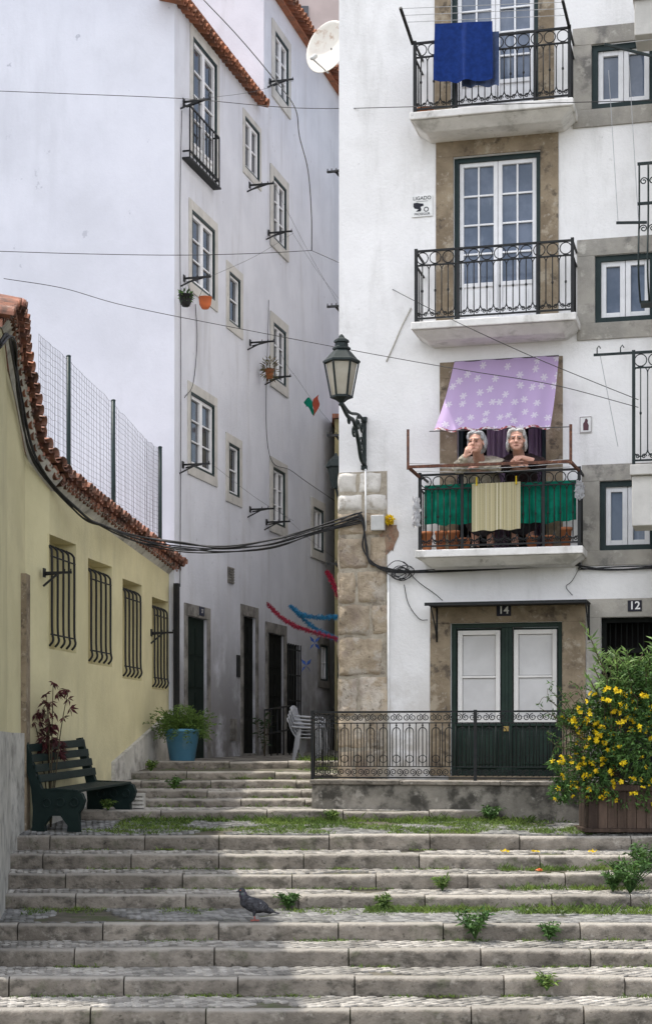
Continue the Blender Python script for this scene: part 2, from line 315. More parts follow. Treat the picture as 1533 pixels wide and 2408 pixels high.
def wall_open(mb,W,u0,u1,z0,z1,ops,depth=.2,o=0):
    us=sorted({u0,u1,*[min(max(x,u0),u1) for r in ops for x in r[:2]]});zs=sorted({z0,z1,*[min(max(x,z0),z1) for r in ops for x in r[2:]]})
    for i in range(len(us)-1):
        for j in range(len(zs)-1):
            cu=(us[i]+us[i+1])/2;cz=(zs[j]+zs[j+1])/2
            if any(r[0]<cu<r[1] and r[2]<cz<r[3] for r in ops): continue
            mb.add([W.p(us[i],zs[j],o),W.p(us[i+1],zs[j],o),W.p(us[i+1],zs[j+1],o),W.p(us[i],zs[j+1],o)],[(0,1,2,3)])
    for r in ops:
        a,b,c,d=r;e=o-depth;q=[(a,c),(b,c),(b,d),(a,d)]
        for k in range(4):
            s,t=q[k],q[(k+1)%4];mb.add([W.p(*s,o),W.p(*t,o),W.p(*t,e),W.p(*s,e)],[(0,1,2,3)])
def window(par,W,r,dep=.12,fw=.05,lw=.045,rows=1,vm=0,panel=0,leaves=2,mf=None,ml=None,mg=None,sur=None,sm=None,name='window',label=None,bev=.004):
    mf=mf or mGreenD;ml=ml or mWhiteP;mg=mg or mGlass
    u0,u1,z0,z1=r;a,b=u0+fw,u1-fw;t=z1-fw;bt=z0+(fw if panel==0 else .02)
    lf=MB();lwid=(b-a)/leaves
    for k in range(leaves):
        x0=a+k*lwid+.003;x1=a+(k+1)*lwid-.003
        o0,o1=-dep,-dep+.045
        lf.wbox(W,x0,x0+lw,bt,t,o0,o1);lf.wbox(W,x1-lw,x1,bt,t,o0,o1)
        zb=bt+(t-bt)*panel
        lf.wbox(W,x0+lw,x1-lw,t-lw,t,o0,o1);lf.wbox(W,x0+lw,x1-lw,bt,bt+lw,o0,o1)
        if panel:
            lf.wbox(W,x0+lw,x1-lw,bt+lw,zb-lw/2,o0,o1-.02);lf.wbox(W,x0+lw+.05,x1-lw-.05,bt+lw+.05,zb-lw/2-.05,o1-.02,o1-.008);lf.wbox(W,x0+lw,x1-lw,zb-lw/2,zb+lw/2,o0,o1)
            g0=zb+lw/2
        else: g0=bt+lw
        for i in range(1,rows): z=g0+(t-lw-g0)*i/rows;lf.wbox(W,x0+lw,x1-lw,z-.011,z+.011,o0+.01,o1-.008)
        for i in range(1,vm+1): x=x0+lw+(x1-x0-2*lw)*i/(vm+1);lf.wbox(W,x-.011,x+.011,g0,t-lw,o0+.011,o1-.01)
    w=build(lf,name,ml,par,label=label,bev=bev)
    fr=MB();o0,o1=-dep-.01,-dep+.075
    fr.wbox(W,u0,a,z0,z1,o0,o1);fr.wbox(W,b,u1,z0,z1,o0,o1);fr.wbox(W,a,b,t,z1,o0,o1);fr.wbox(W,a,b,z0,bt,o0,o1)
    build(fr,'frame',mf,w)
    gl=MB();e=-dep+.008;gl.add([W.p(a,bt,e),W.p(b,bt,e),W.p(b,t,e),W.p(a,t,e)],[(0,1,2,3)]);build(gl,'glass',mg,w)
    if sur:
        l,rt,tp,bo=sur;s=MB();k=.018
        s.wbox(W,u0-l,u1+rt,z1,z1+tp,-.01,k)
        if l: s.wbox(W,u0-l,u0,z0,z1,-.01,k)
        if rt: s.wbox(W,u1,u1+rt,z0,z1,-.01,k)
        if bo: s.wbox(W,u0-l,u1+rt,z0-bo,z0,-.01,k+.004)
        build(s,'surround',sm,w,bev=.006)
    return w
def spiral(W,u,z,o,r,turns=1.4,sgn=1,start=0,n=16):
    return [W.p(u+sgn*math.cos(start+2*math.pi*turns*i/n)*r*(1-.75*i/n),z+math.sin(start+2*math.pi*turns*i/n)*r*(1-.75*i/n),o) for i in range(n+1)]
def circ(W,u,z,o,r,a0=0,a1=2*math.pi,n=14):
    return [W.p(u+math.cos(a0+(a1-a0)*i/n)*r,z+math.sin(a0+(a1-a0)*i/n)*r,o) for i in range(n+1)]
def railing(W,u0,u1,z0,z1,o,sides=True,ring=.075):
    mb=MB();k=.014
    z2=z1-2*ring-.02
    for z,h in ((z1,.024),(z2,.014),(z0+.02,.018)):
        mb.wbox(W,u0,u1,z-h/2,z+h/2,o-k,o+k)
        if sides:
            for u in (u0,u1): mb.wbox(W,u-.011,u+.011,z-h/2,z+h/2,0,o-k)
    for u in (u0,u1): mb.wbox(W,u-.018,u+.018,z0-.02,z1+.03,o-.016,o+.016)
    for f in (.27,.78): u=u0+(u1-u0)*f;mb.wbox(W,u-.015,u+.015,z0-.02,z1,o-.012,o+.012)
    n=max(2,round((u1-u0)/(2*ring)));st=(u1-u0)/n
    for i in range(n):
        c=u0+st*(i+.5);mb.tube(circ(W,c,(z1+z2)/2,o,st*.44),.0065,5)
    m=n*2
    for i in range(1,m):
        u=u0+(u1-u0)*i/m
        if i%2:
            mb.tube([W.p(u,z0+.02,o),W.p(u,z2,o)],.007,5);mb.ell(W.p(u,(z0+z2)/2+.02,o),(.014,.014,.022),n=6)
        else:
            mb.tube([W.p(u,z0+.14,o),W.p(u,z2-.05,o)],.007,5)
    for i in range(n):
        c=u0+st*(i+.5)
        mb.tube(circ(W,c,z0+.14,o,st*.5,math.pi,2*math.pi,8),.007,5)
        for s in (-1,1): mb.tube(spiral(W,c+s*st*.24,z0+.065,o,.03,1.2,s,0,10),.006,4)
        mb.tube(circ(W,c,z2-.06,o,st*.5,0,math.pi,8),.006,5)
    if sides:
        for u in (u0,u1):
            for i in range(1,5): mb.tube([W.p(u,z0+.02,o*i/5),W.p(u,z2,o*i/5)],.007,5)
    return mb
def tiles(mb,edge,back,slope=.45,L=.45,pitch=.17,r=.08,jit=.012):
    pts=smooth(edge,12);pos=[];acc=0
    for i in range(len(pts)-1):
        seg=(pts[i+1]-pts[i]);l=seg.length
        while acc<l: pos.append((pts[i]+seg*acc/l,seg.normalized()));acc+=pitch
        acc-=l
    for p,t in pos:
        b=Vector(back);B=(b+Z*slope);B=(B-t*B.dot(t)).normalized();N=B.cross(t)
        if N.z<0: N=-N
        for sg,off,sb in ((1,0,0),(-1,pitch/2,.03)):
            c=p+t*off+B*(sb+rr(-jit,jit))+N*(0 if sg>0 else .02);ro,ri=r,r-.016;vs=[];K=7
            for e in (0,L):
                for q in (ro,ri):
                    for k in range(K+1):
                        a=math.pi*k/K;vs.append(c+B*e+t*(math.cos(a)*q)+N*(sg*math.sin(a)*q))
            n=K+1;fs=[]
            for k in range(K): fs+=[(k,k+1,2*n+k+1,2*n+k),(n+k,n+k+1,3*n+k+1,3*n+k),(k,k+1,n+k+1,n+k)]
            mb.add(vs,fs,True)
def leaf(mb,p,d,L,w,curl=.2,side=None):
    d=Vector(d).normalized();s=side or d.cross(V(rr(-1,1),rr(-1,1),rr(.2,1)))
    if s.length<1e-3: s=V(1,0,0)
    s=s.normalized();n=s.cross(d);q=Vector(p)
    mb.add([q,q+d*L*.45+s*w/2+n*L*curl*.3,q+d*L-n*L*curl,q+d*L*.45-s*w/2+n*L*curl*.3],[(0,1,2,3)])
def rv():
    v=V(rr(-1,1),rr(-1,1),rr(-1,1))
    while v.length>1 or v.length<.05: v=V(rr(-1,1),rr(-1,1),rr(-1,1))
    return v
# ------------------------------------------------------------ walls in plan
cR=P(797,HY,20.475);RW=Wall((cR.x,cR.y),(P(1533,HY,19.55).x,19.55))
inn=-RW.n
SW=Wall(((cR+inn*12).x,(cR+inn*12).y),(cR.x,cR.y))
ca=V(-2.19,24,0);ad=V(.265,1,0).normalized()
AW=Wall((ca.x,ca.y),((ca+ad*14).x,(ca+ad*14).y))
FW=Wall(((ca-RW.u*9).x,(ca-RW.u*9).y),(ca.x,ca.y))
yp=[(-10,15.2),(18,17.2),(60,18.2),(117,18.6),(405,24.2)]
YP=[((a-CX)*d/F,d) for a,d in yp]
YW=Wall(YP[3],YP[4])
# ------------------------------------------------------------ ground, steps
g=MB();g.add([V(-150,-150,-2.75),V(150,-150,-2.75),V(150,250,-2.75),V(-150,250,-2.75)],[(0,1,2,3)])
build(g,'ground',mEarth,label='earth ground below the stone steps',kind='structure')
ST=[(17.55,-.9675),(17.05,-1.137),(16.65,-1.302),(16.15,-1.47),(14.97,-1.62),(14.48,-1.79),(13.9,-1.96),(13.35,-2.13),(12.8,-2.30),(12.2,-2.47)]
DL=ST[0][0]
UP=[(19.0,-.76),(19.9,-.67),(20.5,-.57),(21.1,-.47),(21.8,-.365),(22.5,-.235)]
def gz(d):
    if d>=22.5: return -.235+.012*(d-22.5)
    for i in range(len(UP)-1,-1,-1):
        if d>=UP[i][0]: return UP[i][1]+.006
    if d>=DL: return -.9675+.068*(d-DL)
    for i in range(1,len(ST)):
        if d>=ST[i][0]: return ST[i][1]+.024*(d-ST[i][0])/(ST[i-1][0]-ST[i][0])
    return -2.6
X0,X1=-4.6,4.6
def kerb(mb,d,z,x0,x1,h=.19,dep=.12,bl=(.75,1.25),rows=4):
    x=x0-rr(0,.5)
    while x<x1:
        l=rr(*bl);j=.006;a=max(x+j,x0);b=min(x+l-j,x1)
        if b-a>.08:
            t=rr(-.010,.010);q=rr(-.014,.014);K=max(2,int((b-a)/.06));vs=[];nr=rows+5
            for i in range(K+1):
                xx=a+(b-a)*i/K;edge=1 if i in (0,K) else 0;w=abs(noise.noise(V(xx*5,d*3,1)))*.026+abs(noise.noise(V(xx*17,d*3,5)))*.010+edge*.018
                sag=.013*noise.noise(V(xx*.8,d,4));zt=z+t+sag
                for k in range(rows):
                    zz=z-h+(zt-.025-w-z+h)*k/(rows-1);vs.append(V(xx,d+q+edge*.008+.012*noise.noise(V(xx*7,zz*9,d)),zz))
                vs+=[V(xx,d+q+.008+w*.5,zt-.006-w*.5),V(xx,d+q+.03+w*.6,zt),V(xx,d+dep*.7,zt+.004*noise.noise(V(xx*9,d,2))),V(xx,d+dep,zt),V(xx,d+dep,z-h)]
            fs=[]
            for i in range(K):
                for k in range(nr): fs.append((i*nr+k,(i+1)*nr+k,(i+1)*nr+(k+1)%nr,i*nr+(k+1)%nr))
            mb.add(vs,fs,True);mb.add(vs[:nr],[tuple(range(nr-1,-1,-1))]);mb.add(vs[-nr:],[tuple(range(nr))])
        x+=l
def cobbles(mb,x0,x1,d0,d1,za,zb,s=.075,gap=.42):
    ang=.62;ca_,sa=math.cos(ang),math.sin(ang);cx,cy=(x0+x1)/2,(d0+d1)/2;n=int(math.hypot(x1-x0,d1-d0)/s/2)+2
    for i in range(-n,n):
        for j in range(-n,n):
            ux=(i+.5*(j%2)+rr(-.08,.08))*s;uy=(j+rr(-.06,.06))*s;x=cx+ux*ca_-uy*sa;y=cy+ux*sa+uy*ca_
            if not(x0<x<x1 and d0+.02<y<d1-.01): continue
            if noise.noise(V(x*1.1,y*1.4,9))>gap: continue
            z=za+(zb-za)*(y-d0)/(d1-d0)+rr(-.002,.0025)+.006*noise.noise(V(x*1.5,y*1.5,0));a=ang+rr(-.14,.14);h=s*rr(.42,.485);vs=[]
            for q,zz in ((h,z-.03),(h*.99,z-.004),(h*.86,z+.002)):
                for k in range(4):
                    g_=a+math.pi/4+math.pi/2*k;e=q*1.38*rr(.94,1.05);vs.append(V(x+math.cos(g_)*e,min(max(y+math.sin(g_)*e,d0),d1),zz))
            mb.add(vs,[(8,9,10,11)]+[(r_*4+k,r_*4+(k+1)%4,r_*4+4+(k+1)%4,r_*4+4+k) for r_ in (0,1) for k in range(4)])
stairs=thing('stairs','broad flight of worn stone steps with cobbled treads','stairs',V(0,14,-2.7),kind='structure')
for i,(d,z) in enumerate(ST):
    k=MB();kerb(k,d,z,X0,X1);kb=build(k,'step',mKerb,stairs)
    if i>0 and i<9:
        d1=ST[i-1][0]
        b=MB();b.hexa([V(X0,d+.08,z-.3),V(X1,d+.08,z-.3),V(X1,d1+.08,z-.3),V(X0,d1+.08,z-.3),V(X0,d+.08,z-.022),V(X1,d+.08,z-.022),V(X1,d1+.08,z+.006),V(X0,d1+.08,z+.006)])
        build(b,'tread_bed',mEarth,kb)
        c=MB();cobbles(c,-3.6,3.6,d+.115,d1,z-.006,z+.021,gap=.3 if i==4 else .42);build(c,'tread',mCobD if i==4 else mCob,kb)
land=thing('landing','cobbled landing with grass between the stones','pavement',V(0,18,-1.1),kind='structure')
b=MB();b.hexa([V(X0,DL+.06,-1.3),V(X1,DL+.06,-1.3),V(X1,19.1,-1.3),V(X0,19.1,-1.3),V(X0,DL+.06,-.983),V(X1,DL+.06,-.983),V(X1,19.1,-.879),V(X0,19.1,-.879)]);build(b,'paving_bed',mEarth,land)
c=MB();cobbles(c,-3.7,3.9,DL+.11,19.0,-.962,-.871,gap=.22);build(c,'paving',mCobD,land)
ups=thing('upper_stairs','narrow upper flight of stone steps climbing into the alley','stairs',V(-1,20.7,-.9),kind='structure')
for i,(d,z) in enumerate(UP):
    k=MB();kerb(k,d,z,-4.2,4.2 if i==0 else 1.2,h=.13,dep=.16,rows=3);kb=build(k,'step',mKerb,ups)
    d1=UP[i+1][0] if i<5 else 36;zz=(UP[i+1][1]-.09) if i<5 else -.08
    b=MB();b.hexa([V(-4.2,d+.1,z-.5),V(5,d+.1,z-.5),V(5,d1+.1,z-.5),V(-4.2,d1+.1,z-.5),V(-4.2,d+.1,z-.012),V(5,d+.1,z-.012),V(5,d1+.1,max(zz,z-.01)),V(-4.2,d1+.1,max(zz,z-.01))]);build(b,'tread_bed',mTerr if i==5 else mEarth,kb)
    if i<5: c=MB();cobbles(c,-3.2,.3 if i else 3.6,d+.165,d1,z-.003,z+.006);build(c,'tread',mCob,kb)
# ------------------------------------------------------------ right house
rh=thing('white_house','white town house with three iron balconies and door fourteen','house',RW.p(2,-.42,-3))
uE=RW.uz(1575,0)[0]
B_MID=(978,1345,592,760);B_TOP=(975,1338,103,268);B_LOW=(987,1361,1118,1295)
OB=.5
def zfl(b): return RW.uz(b[0],b[3],OB)[1]
rTop=rect(RW,1060,1265,-110,268);rTop=(rTop[0],rTop[1],zfl(B_TOP)+.002,rTop[3])
rMid=rect(RW,1066,1270,370,760);rMid=(rMid[0],rMid[1],zfl(B_MID)+.002,rMid[3])
rLow=rect(RW,1075,1283,890,1290);rLow=(rLow[0],rLow[1],zfl(B_LOW)+.002,rLow[3])
rD14=rect(RW,1059,1321,1466,1824);rD12=rect(RW,1412,1545,1452,1838)
rW1=rect(RW,1390,1540,106,258);rW2=rect(RW,1398,1540,602,760);rW3=rect(RW,1409,1540,1132,1295)
w=MB();wall_open(w,RW,0,uE+.25,-1.2,11.6,[rTop,rMid,rLow,rD14,rD12,rW1,rW2,rW3],.2)
w.add([SW.p(0,-1.2),SW.p(SW.L,-1.2),SW.p(SW.L,11.6),SW.p(0,11.6)],[(0,1,2,3)])
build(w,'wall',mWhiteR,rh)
w=MB();w.wbox(RW,-.1,uE+.3,11.6,11.75,-10,.25);tiles(w,[RW.p(-.1,11.8,.3),RW.p(uE+.3,11.8,.3)],inn,.4,.6);build(w,'roof',mTile,rh)
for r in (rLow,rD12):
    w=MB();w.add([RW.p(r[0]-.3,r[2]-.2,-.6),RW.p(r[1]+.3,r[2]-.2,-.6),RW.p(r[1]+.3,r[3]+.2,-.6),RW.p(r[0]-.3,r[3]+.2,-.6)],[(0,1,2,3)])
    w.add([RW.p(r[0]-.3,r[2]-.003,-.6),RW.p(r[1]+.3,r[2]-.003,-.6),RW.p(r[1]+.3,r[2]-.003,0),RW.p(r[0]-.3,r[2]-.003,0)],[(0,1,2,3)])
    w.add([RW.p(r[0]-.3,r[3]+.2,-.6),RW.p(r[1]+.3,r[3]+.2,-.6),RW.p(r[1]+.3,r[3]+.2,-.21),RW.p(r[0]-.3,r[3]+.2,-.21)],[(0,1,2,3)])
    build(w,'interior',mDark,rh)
window(rh,RW,rTop,.14,.06,.05,5,1,.25,sur=(.2,.19,.2,0),sm=mStoneB,name='french_window')
window(rh,RW,rMid,.14,.055,.05,4,1,.27,sur=(.215,.215,.2,0),sm=mStoneB,name='french_window')
w=MB();s=rLow
w.wbox(RW,s[0],s[0]+.055,s[2],s[3],-.2,-.08);w.wbox(RW,s[1]-.055,s[1],s[2],s[3],-.2,-.08);w.wbox(RW,s[0]+.055,s[1]-.055,s[3]-.055,s[3],-.2,-.08)
dw=build(w,'doorway',mGreenD,rh,bev=.004)
w=MB();w.wbox(RW,s[0]-.215,s[1]+.2,s[3],s[3]+.2,-.01,.018);w.wbox(RW,s[0]-.215,s[0],s[2],s[3],-.01,.018);w.wbox(RW,s[1],s[1]+.2,s[2],s[3],-.01,.018);build(w,'surround',mStoneB,dw,bev=.006)
def curtain(a,b):
    m=MB();m.grid(lambda i,j:RW.p(a+(b-a)*i,s[2]+.05+(s[3]-s[2]-.1)*j,-.25+.02*math.sin(i*26)),40,4);return m
um=(s[0]+s[1])/2
build(curtain(s[0]+.32,um+.06),'curtain',mLace,dw);build(curtain(s[1]-.24,s[1]-.05),'curtain',mLace,dw)
window(rh,RW,rW1,.1,.07,.06,1,0,0,sur=(.22,.1,.21,.21),sm=mStoneG)
window(rh,RW,rW2,.1,.065,.06,1,0,0,sur=(.21,.1,.2,.2),sm=mStoneG)
window(rh,RW,rW3,.1,.065,.06,1,0,0,sur=(.21,.1,.2,.18),sm=mStoneG)
def door14():
    u0,u1,z0,z1=rD14;m=MB();f=.055;c=(u0+u1)/2;zp=RW.uz(1070,1702)[1]
    m.wbox(RW,u0,u0+f,z0,z1,-.16,-.07);m.wbox(RW,u1-f,u1,z0,z1,-.16,-.07);m.wbox(RW,u0+f,u1-f,z1-f,z1,-.16,-.07)
    m.wbox(RW,c-.065,c+.065,z0,z1-f,-.15,-.08);m.wbox(RW,c-.02,c+.02,z0,z1-f,-.08,-.062)
    for a,b in ((u0+f,c-.065),(c+.065,u1-f)):
        m.wbox(RW,a,b,z0,zp,-.15,-.115);m.wbox(RW,a+.06,b-.06,z0+.09,zp-.09,-.115,-.085);m.wbox(RW,a+.11,b-.11,z0+.14,zp-.14,-.085,-.075)
        m.wbox(RW,a,b,zp-.03,zp,-.115,-.075)
        m.wbox(RW,a,b,zp+.001,z1-f-.001,-.16,-.151)
    d=build(m,'door',mDoorG,rh,bev=.006)
    for a,b in ((u0+f,c-.065),(c+.065,u1-f)):
        a+=.018;b-=.018;t=z1-f-.03;q=zp+.004
        m=MB();fr=.055;zm=q+(t-q)*.5
        m.wbox(RW,a,a+fr,q,t,-.15,-.085);m.wbox(RW,b-fr,b,q,t,-.15,-.085)
        m.wbox(RW,a+fr,b-fr,t-fr,t,-.15,-.085);m.wbox(RW,a+fr,b-fr,q,q+fr+.02,-.15,-.085)
        m.wbox(RW,a+fr,b-fr,zm-.014,zm+.014,-.15,-.095)
        sh=build(m,'shutter',mBlind,d,bev=.005)
        m=MB();m.wbox(RW,a+fr+.004,b-fr-.004,q+fr+.024,zm-.018,-.15,-.118);m.wbox(RW,a+fr+.004,b-fr-.004,zm+.018,t-fr-.004,-.15,-.118)
        build(m,'shutter_panel',mBlindIn,sh,bev=.004)
    m=MB();m.wbox(RW,c-.035,c+.025,zp-.09,zp-.03,-.062,-.045);build(m,'lock',M('brass',(.5,.35,.12),None,9,.4,metal=.8),d)
    m=MB();m.wbox(RW,u0-.25,u1+.28,z1,z1+.2,-.01,.02);m.wbox(RW,u0-.25,u0,z0,z1,-.01,.02);m.wbox(RW,u1,u1+.28,z0,z1,-.01,.02);m.wbox(RW,u0-.02,u1+.02,z0-.06,z0,-.16,.06);build(m,'surround',mStoneB,d,bev=.008)
door14()
u0,u1,z0,z1=rD12;m=MB()
m.wbox(RW,u0,u0+.06,z0,z1,-.2,-.08);m.wbox(RW,u0+.06,u1,z1-.06,z1,-.2,-.08);m.wbox(RW,u0+.06,u1,z0,z0+.8,-.15,-.11);m.wbox(RW,u0+.06,u1,z1-.42,z1-.36,-.16,-.09)
for i in range(9): m.tube([RW.p(u0+.1+i*.065,z0+.8,-.13),RW.p(u0+.1+i*.065,z1-.06,-.13)],.008,5)
d12=build(m,'door',mDoorB,rh);m=MB();m.wbox(RW,u0-.17,u1,z1,z1+.22,-.01,.02);m.wbox(RW,u0-.17,u0,z0-.02,z1,-.01,.02);build(m,'surround',mStoneG,d12,bev=.006)
def balcony(b):
    u0,zt=RW.uz(b[0],b[2],OB);u1=RW.uz(b[1],b[2],OB)[0];z=zfl(b);m=MB();a,c=u0-.05,u1+.05
    m.wbox(RW,a,c,z-.09,z,0,OB+.07)
    m.hexa([RW.p(a+.16,z-.19,0),RW.p(c-.16,z-.19,0),RW.p(c-.16,z-.19,OB-.12),RW.p(a+.16,z-.19,OB-.12),RW.p(a+.02,z-.092,0),RW.p(c-.02,z-.092,0),RW.p(c-.02,z-.092,OB+.04),RW.p(a+.02,z-.092,OB+.04)])
    s=build(m,'balcony',mSlab,rh,bev=.012);build(railing(RW,u0,u1,z+.03,zt,OB),'railing',mIron,s)
    return u0,u1,z,zt
bT=balcony(B_TOP);bM=balcony(B_MID);bL=balcony(B_LOW)
def rough(mb,W,u0,u1,z0,z1,o,amp):
    nu=max(5,int((u1-u0)/.028));nv=max(5,int((z1-z0)/.028));sd=rr(0,50)
    def f(i,j):
        e=min(i,1-i)*nu;g=min(j,1-j)*nv;u=u0+(u1-u0)*i;z=z0+(z1-z0)*j
        q=o+amp*(noise.noise(V(u*5+sd,z*5,0))+.7*noise.noise(V(u*14,z*14,sd)))
        if e<.9 or g<.9: q=-.015
        elif e<1.9 or g<1.9: q-=.010
        return W.p(u+.022*noise.noise(V(z*6,sd,u)),z+.022*noise.noise(V(u*6,sd,z)),q)
    mb.grid(f,nu,nv)
m=MB();m2=MB();ys=[1112,1163,1206,1262,1341,1421,1497,1592,1686,1762,1842]
for i in range(len(ys)-1):
    za=RW.uz(800,ys[i])[1];zb=RW.uz(800,ys[i+1])[1];us=[.0,(.24,.31,.56,.38,.22,.40,.56,.25,.36,.2)[i],RW.uz(908+rr(-12,12),0)[0]]
    if us[1]>us[2]-.1: us=[us[0],us[2]]
    for k in range(len(us)-1):
        q=m2 if i<2 else m
        rough(q,RW,us[k]-(.012 if not k else -.003),us[k+1]-.003,zb+.003,za-.003,.028+rr(0,.015),.016 if i<2 else .026)
        if not k: rough(q,SW,SW.L-.35,SW.L+.012,zb+.003,za-.003,.025,.015)
build(m,'cornerstone',mQuoin,rh);build(m2,'cornerstone',mQuoinW,rh)
m=MB();m.wbox(RW,-.006,RW.uz(910,0)[0],RW.uz(800,1842)[1],RW.uz(800,1112)[1],-.01,.006);build(m,'mortar',mMortar,rh)
m=MB();K=22;cu,cz=RW.uz(912,1262)
pts=[RW.p(cu+math.cos(2*math.pi*k/K)*.15*rr(.6,1.15),cz+math.sin(2*math.pi*k/K)*.22*rr(.6,1.15),.008) for k in range(K)]
m.add([RW.p(cu,cz,.010)]+pts,[(0,k+1,(k+1)%K+1) for k in range(K)]);build(m,'brick_patch',mBrick,rh)
m=MB();u_=RW.uz(914,1500)[0];m.tube([RW.p(u_,RW.uz(914,1345)[1],.03),RW.p(u_,-.42,.03)],.014,8);u_=RW.uz(862,1200)[0];m.tube([RW.p(u_,RW.uz(862,1105)[1],.06),RW.p(u_,RW.uz(862,1250)[1],.06)],.012,8);build(m,'drainpipe',mSign,rh)
m=MB();a=rect(RW,876,908,1214,1250);m.wbox(RW,*a,0.03,.11);mbx=build(m,'meter_box',mGrey,label='small grey electricity box beside the cornerstones',cat='box',bev=.01)
m=MB();q=RW.at(916,1222,.06)
for i in range(60): v=rv();leaf(m,q+v*.03,v,.05,.03,.4)
build(m,'yellow_ribbon_bow',mYel,label='small crumpled yellow bow tied beside the meter box',cat='bow')
ct=thing('door_canopy','thin flat metal canopy on side brackets over door fourteen','canopy',RW.at(1190,1415))
ua,zc=RW.uz(998,1421,.5);ub=RW.uz(1379,1410,.5)[0]
m=MB();m.wbox(RW,ua,ub,zc,zc+.018,.02,.52);m.wbox(RW,ua,ub,zc-.02,zc-.001,.50,.52);build(m,'sheet',mIron,ct,bev=.003)
for u in (ua+.06,ub-.02):
    m=MB();m.tube([RW.p(u,zc-.01,.02),RW.p(u,zc-.01,.48)],.008,6);zl=RW.uz(1380,1505)[1];m.tube([RW.p(u,zc-.01,.02),RW.p(u,zl,.02)],.013,6);m.tube([RW.p(u,zl+.04,.02),RW.p(u,zl+.2,.16),RW.p(u,zc-.01,.44)],.009,6);build(m,'bracket',mIron,ct)
# ------------------------------------------------------------ terrace
tw=thing('terrace_wall','low stained stone terrace wall in front of door fourteen','wall',RW.p(2,-.8,.5))
OT=1.05
m=MB();m.wbox(RW,-.08,6,-1.1,-.475,0,OT-.03);build(m,'masonry',mTerr,tw)
m=MB();x=-.1
while x<5:
    l=rr(.9,1.3);m.wbox(RW,x,x+l-.006,-.472,-.42+rr(-.006,.004),OT-.32,OT+rr(-.008,.008));x+=l
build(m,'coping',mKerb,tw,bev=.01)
m=MB();m.wbox(RW,-.1,6,-.47,-.43,.0,OT-.325);build(m,'floor',mTerr,tw)
def trail():
    mb=MB();o=OT-.1;u0=RW.uz(735,1700,o)[0];u1=4.6;zt=RW.uz(735,1675,o)[1];z0=-.39;z2=zt-.13;z3=z0+.13
    for z,h in ((zt,.022),(z2,.012),(z3,.01),(z0,.016)): mb.wbox(RW,u0,u1,z-h/2,z+h/2,o-.013,o+.013)
    for u in (u0,RW.uz(1117,1700,o)[0]): mb.wbox(RW,u-.018,u+.018,-.42 if u==u0 else -.85,zt+.02,o-.016,o+.016)
    st=.155;n=int((u1-u0)/st)
    for i in range(n):
        c=u0+st*(i+.5)
        for s in (-1,1):
            mb.tube(spiral(RW,c+s*.038,(zt+z2)/2,o,.042,1.5,s,math.pi/2),.0055,5)
            mb.tube(spiral(RW,c+s*.038,(z0+z3)/2,o,.042,1.5,s,-math.pi/2),.0055,5)
        a=st*.30;hh=z2-.10
        mb.tube([RW.p(c-a,z3,o),RW.p(c-a,hh,o)]+circ(RW,c,hh,o,a,math.pi,0,8)[1:-1]+[RW.p(c+a,hh,o),RW.p(c+a,z3,o)],.006,5)
        mb.tube([RW.p(c,z3,o),RW.p(c,hh+a,o),RW.p(c,z2,o)],.006,5)
        mb.ell(RW.p(c,hh+a+.025,o),(.012,.012,.016),n=6);mb.tube(circ(RW,c,z3+.09,o,a*.95,0,2*math.pi,10),.0045,4)
        mb.tube([RW.p(c+st/2,z3,o),RW.p(c+st/2,z2,o)],.006,5)
    for z in (zt,z0): mb.wbox(RW,u0-.011,u0+.011,z-.01,z+.01,0,o-.02)
    for i in range(1,9): mb.tube([RW.p(u0,z0,o*i/9),RW.p(u0,zt,o*i/9)],.006,5)
    return mb
build(trail(),'terrace_railing',mIron,label='scrolled black iron railing along the terrace edge',cat='railing')
# ------------------------------------------------------------ alley houses
uh=AW.uz(622,300)[0]
h1=thing('white_house','tall white house at the alley corner with blank gable and brown tiled eave','house',AW.p(2,-.3,-2))
def ar(pl,pr,yt,yb): return rect(AW,pl,pr,yt,yb)
A1=ar(453,509,85,368);A2=ar(450,504,492,665);A3=ar(447,503,920,1095);B1=ar(575,609,272,392);B2=ar(538,564,637,755);B3=ar(537,562,1040,1160)
D37=ar(440,487,1447,1786);D39=ar(571,601,1447,1772)
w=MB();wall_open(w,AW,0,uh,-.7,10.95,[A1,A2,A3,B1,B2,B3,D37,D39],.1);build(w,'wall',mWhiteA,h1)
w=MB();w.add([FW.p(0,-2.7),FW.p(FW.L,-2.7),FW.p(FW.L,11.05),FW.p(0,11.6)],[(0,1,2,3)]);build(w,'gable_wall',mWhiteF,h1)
w=MB();w.wbox(AW,-.02,uh,10.95,10.98,-9,.08)
tiles(w,[AW.p(AW.uz(430,0,.2)[0]-.4,AW.uz(433,0,.2)[1]+.02,.2),AW.at(636,250,.2)],-AW.n,.3,.4,.17,.07);build(w,'roof',mTile,h1)
sw_=dict(mf=mGreenD,mg=mGlassD)
window(h1,AW,A1,.06,.035,.05,4,0,.12,sur=(.12,.12,.16,0),sm=mStoneA,name='french_window',**sw_)
for r,k in ((A2,3),(A3,3)): window(h1,AW,r,.06,.035,.05,k,0,0,sur=(.12,.14,.14,.14),sm=mStoneA,**sw_)
window(h1,AW,B1,.06,.03,.045,2,0,0,leaves=2,sur=(.10,.10,.10,.12),sm=mStoneA,**sw_)
for r in (B2,B3): window(h1,AW,r,.06,.03,.035,2,0,0,leaves=1,sur=(.14,.14,.14,.14),sm=mStoneA,**sw_)
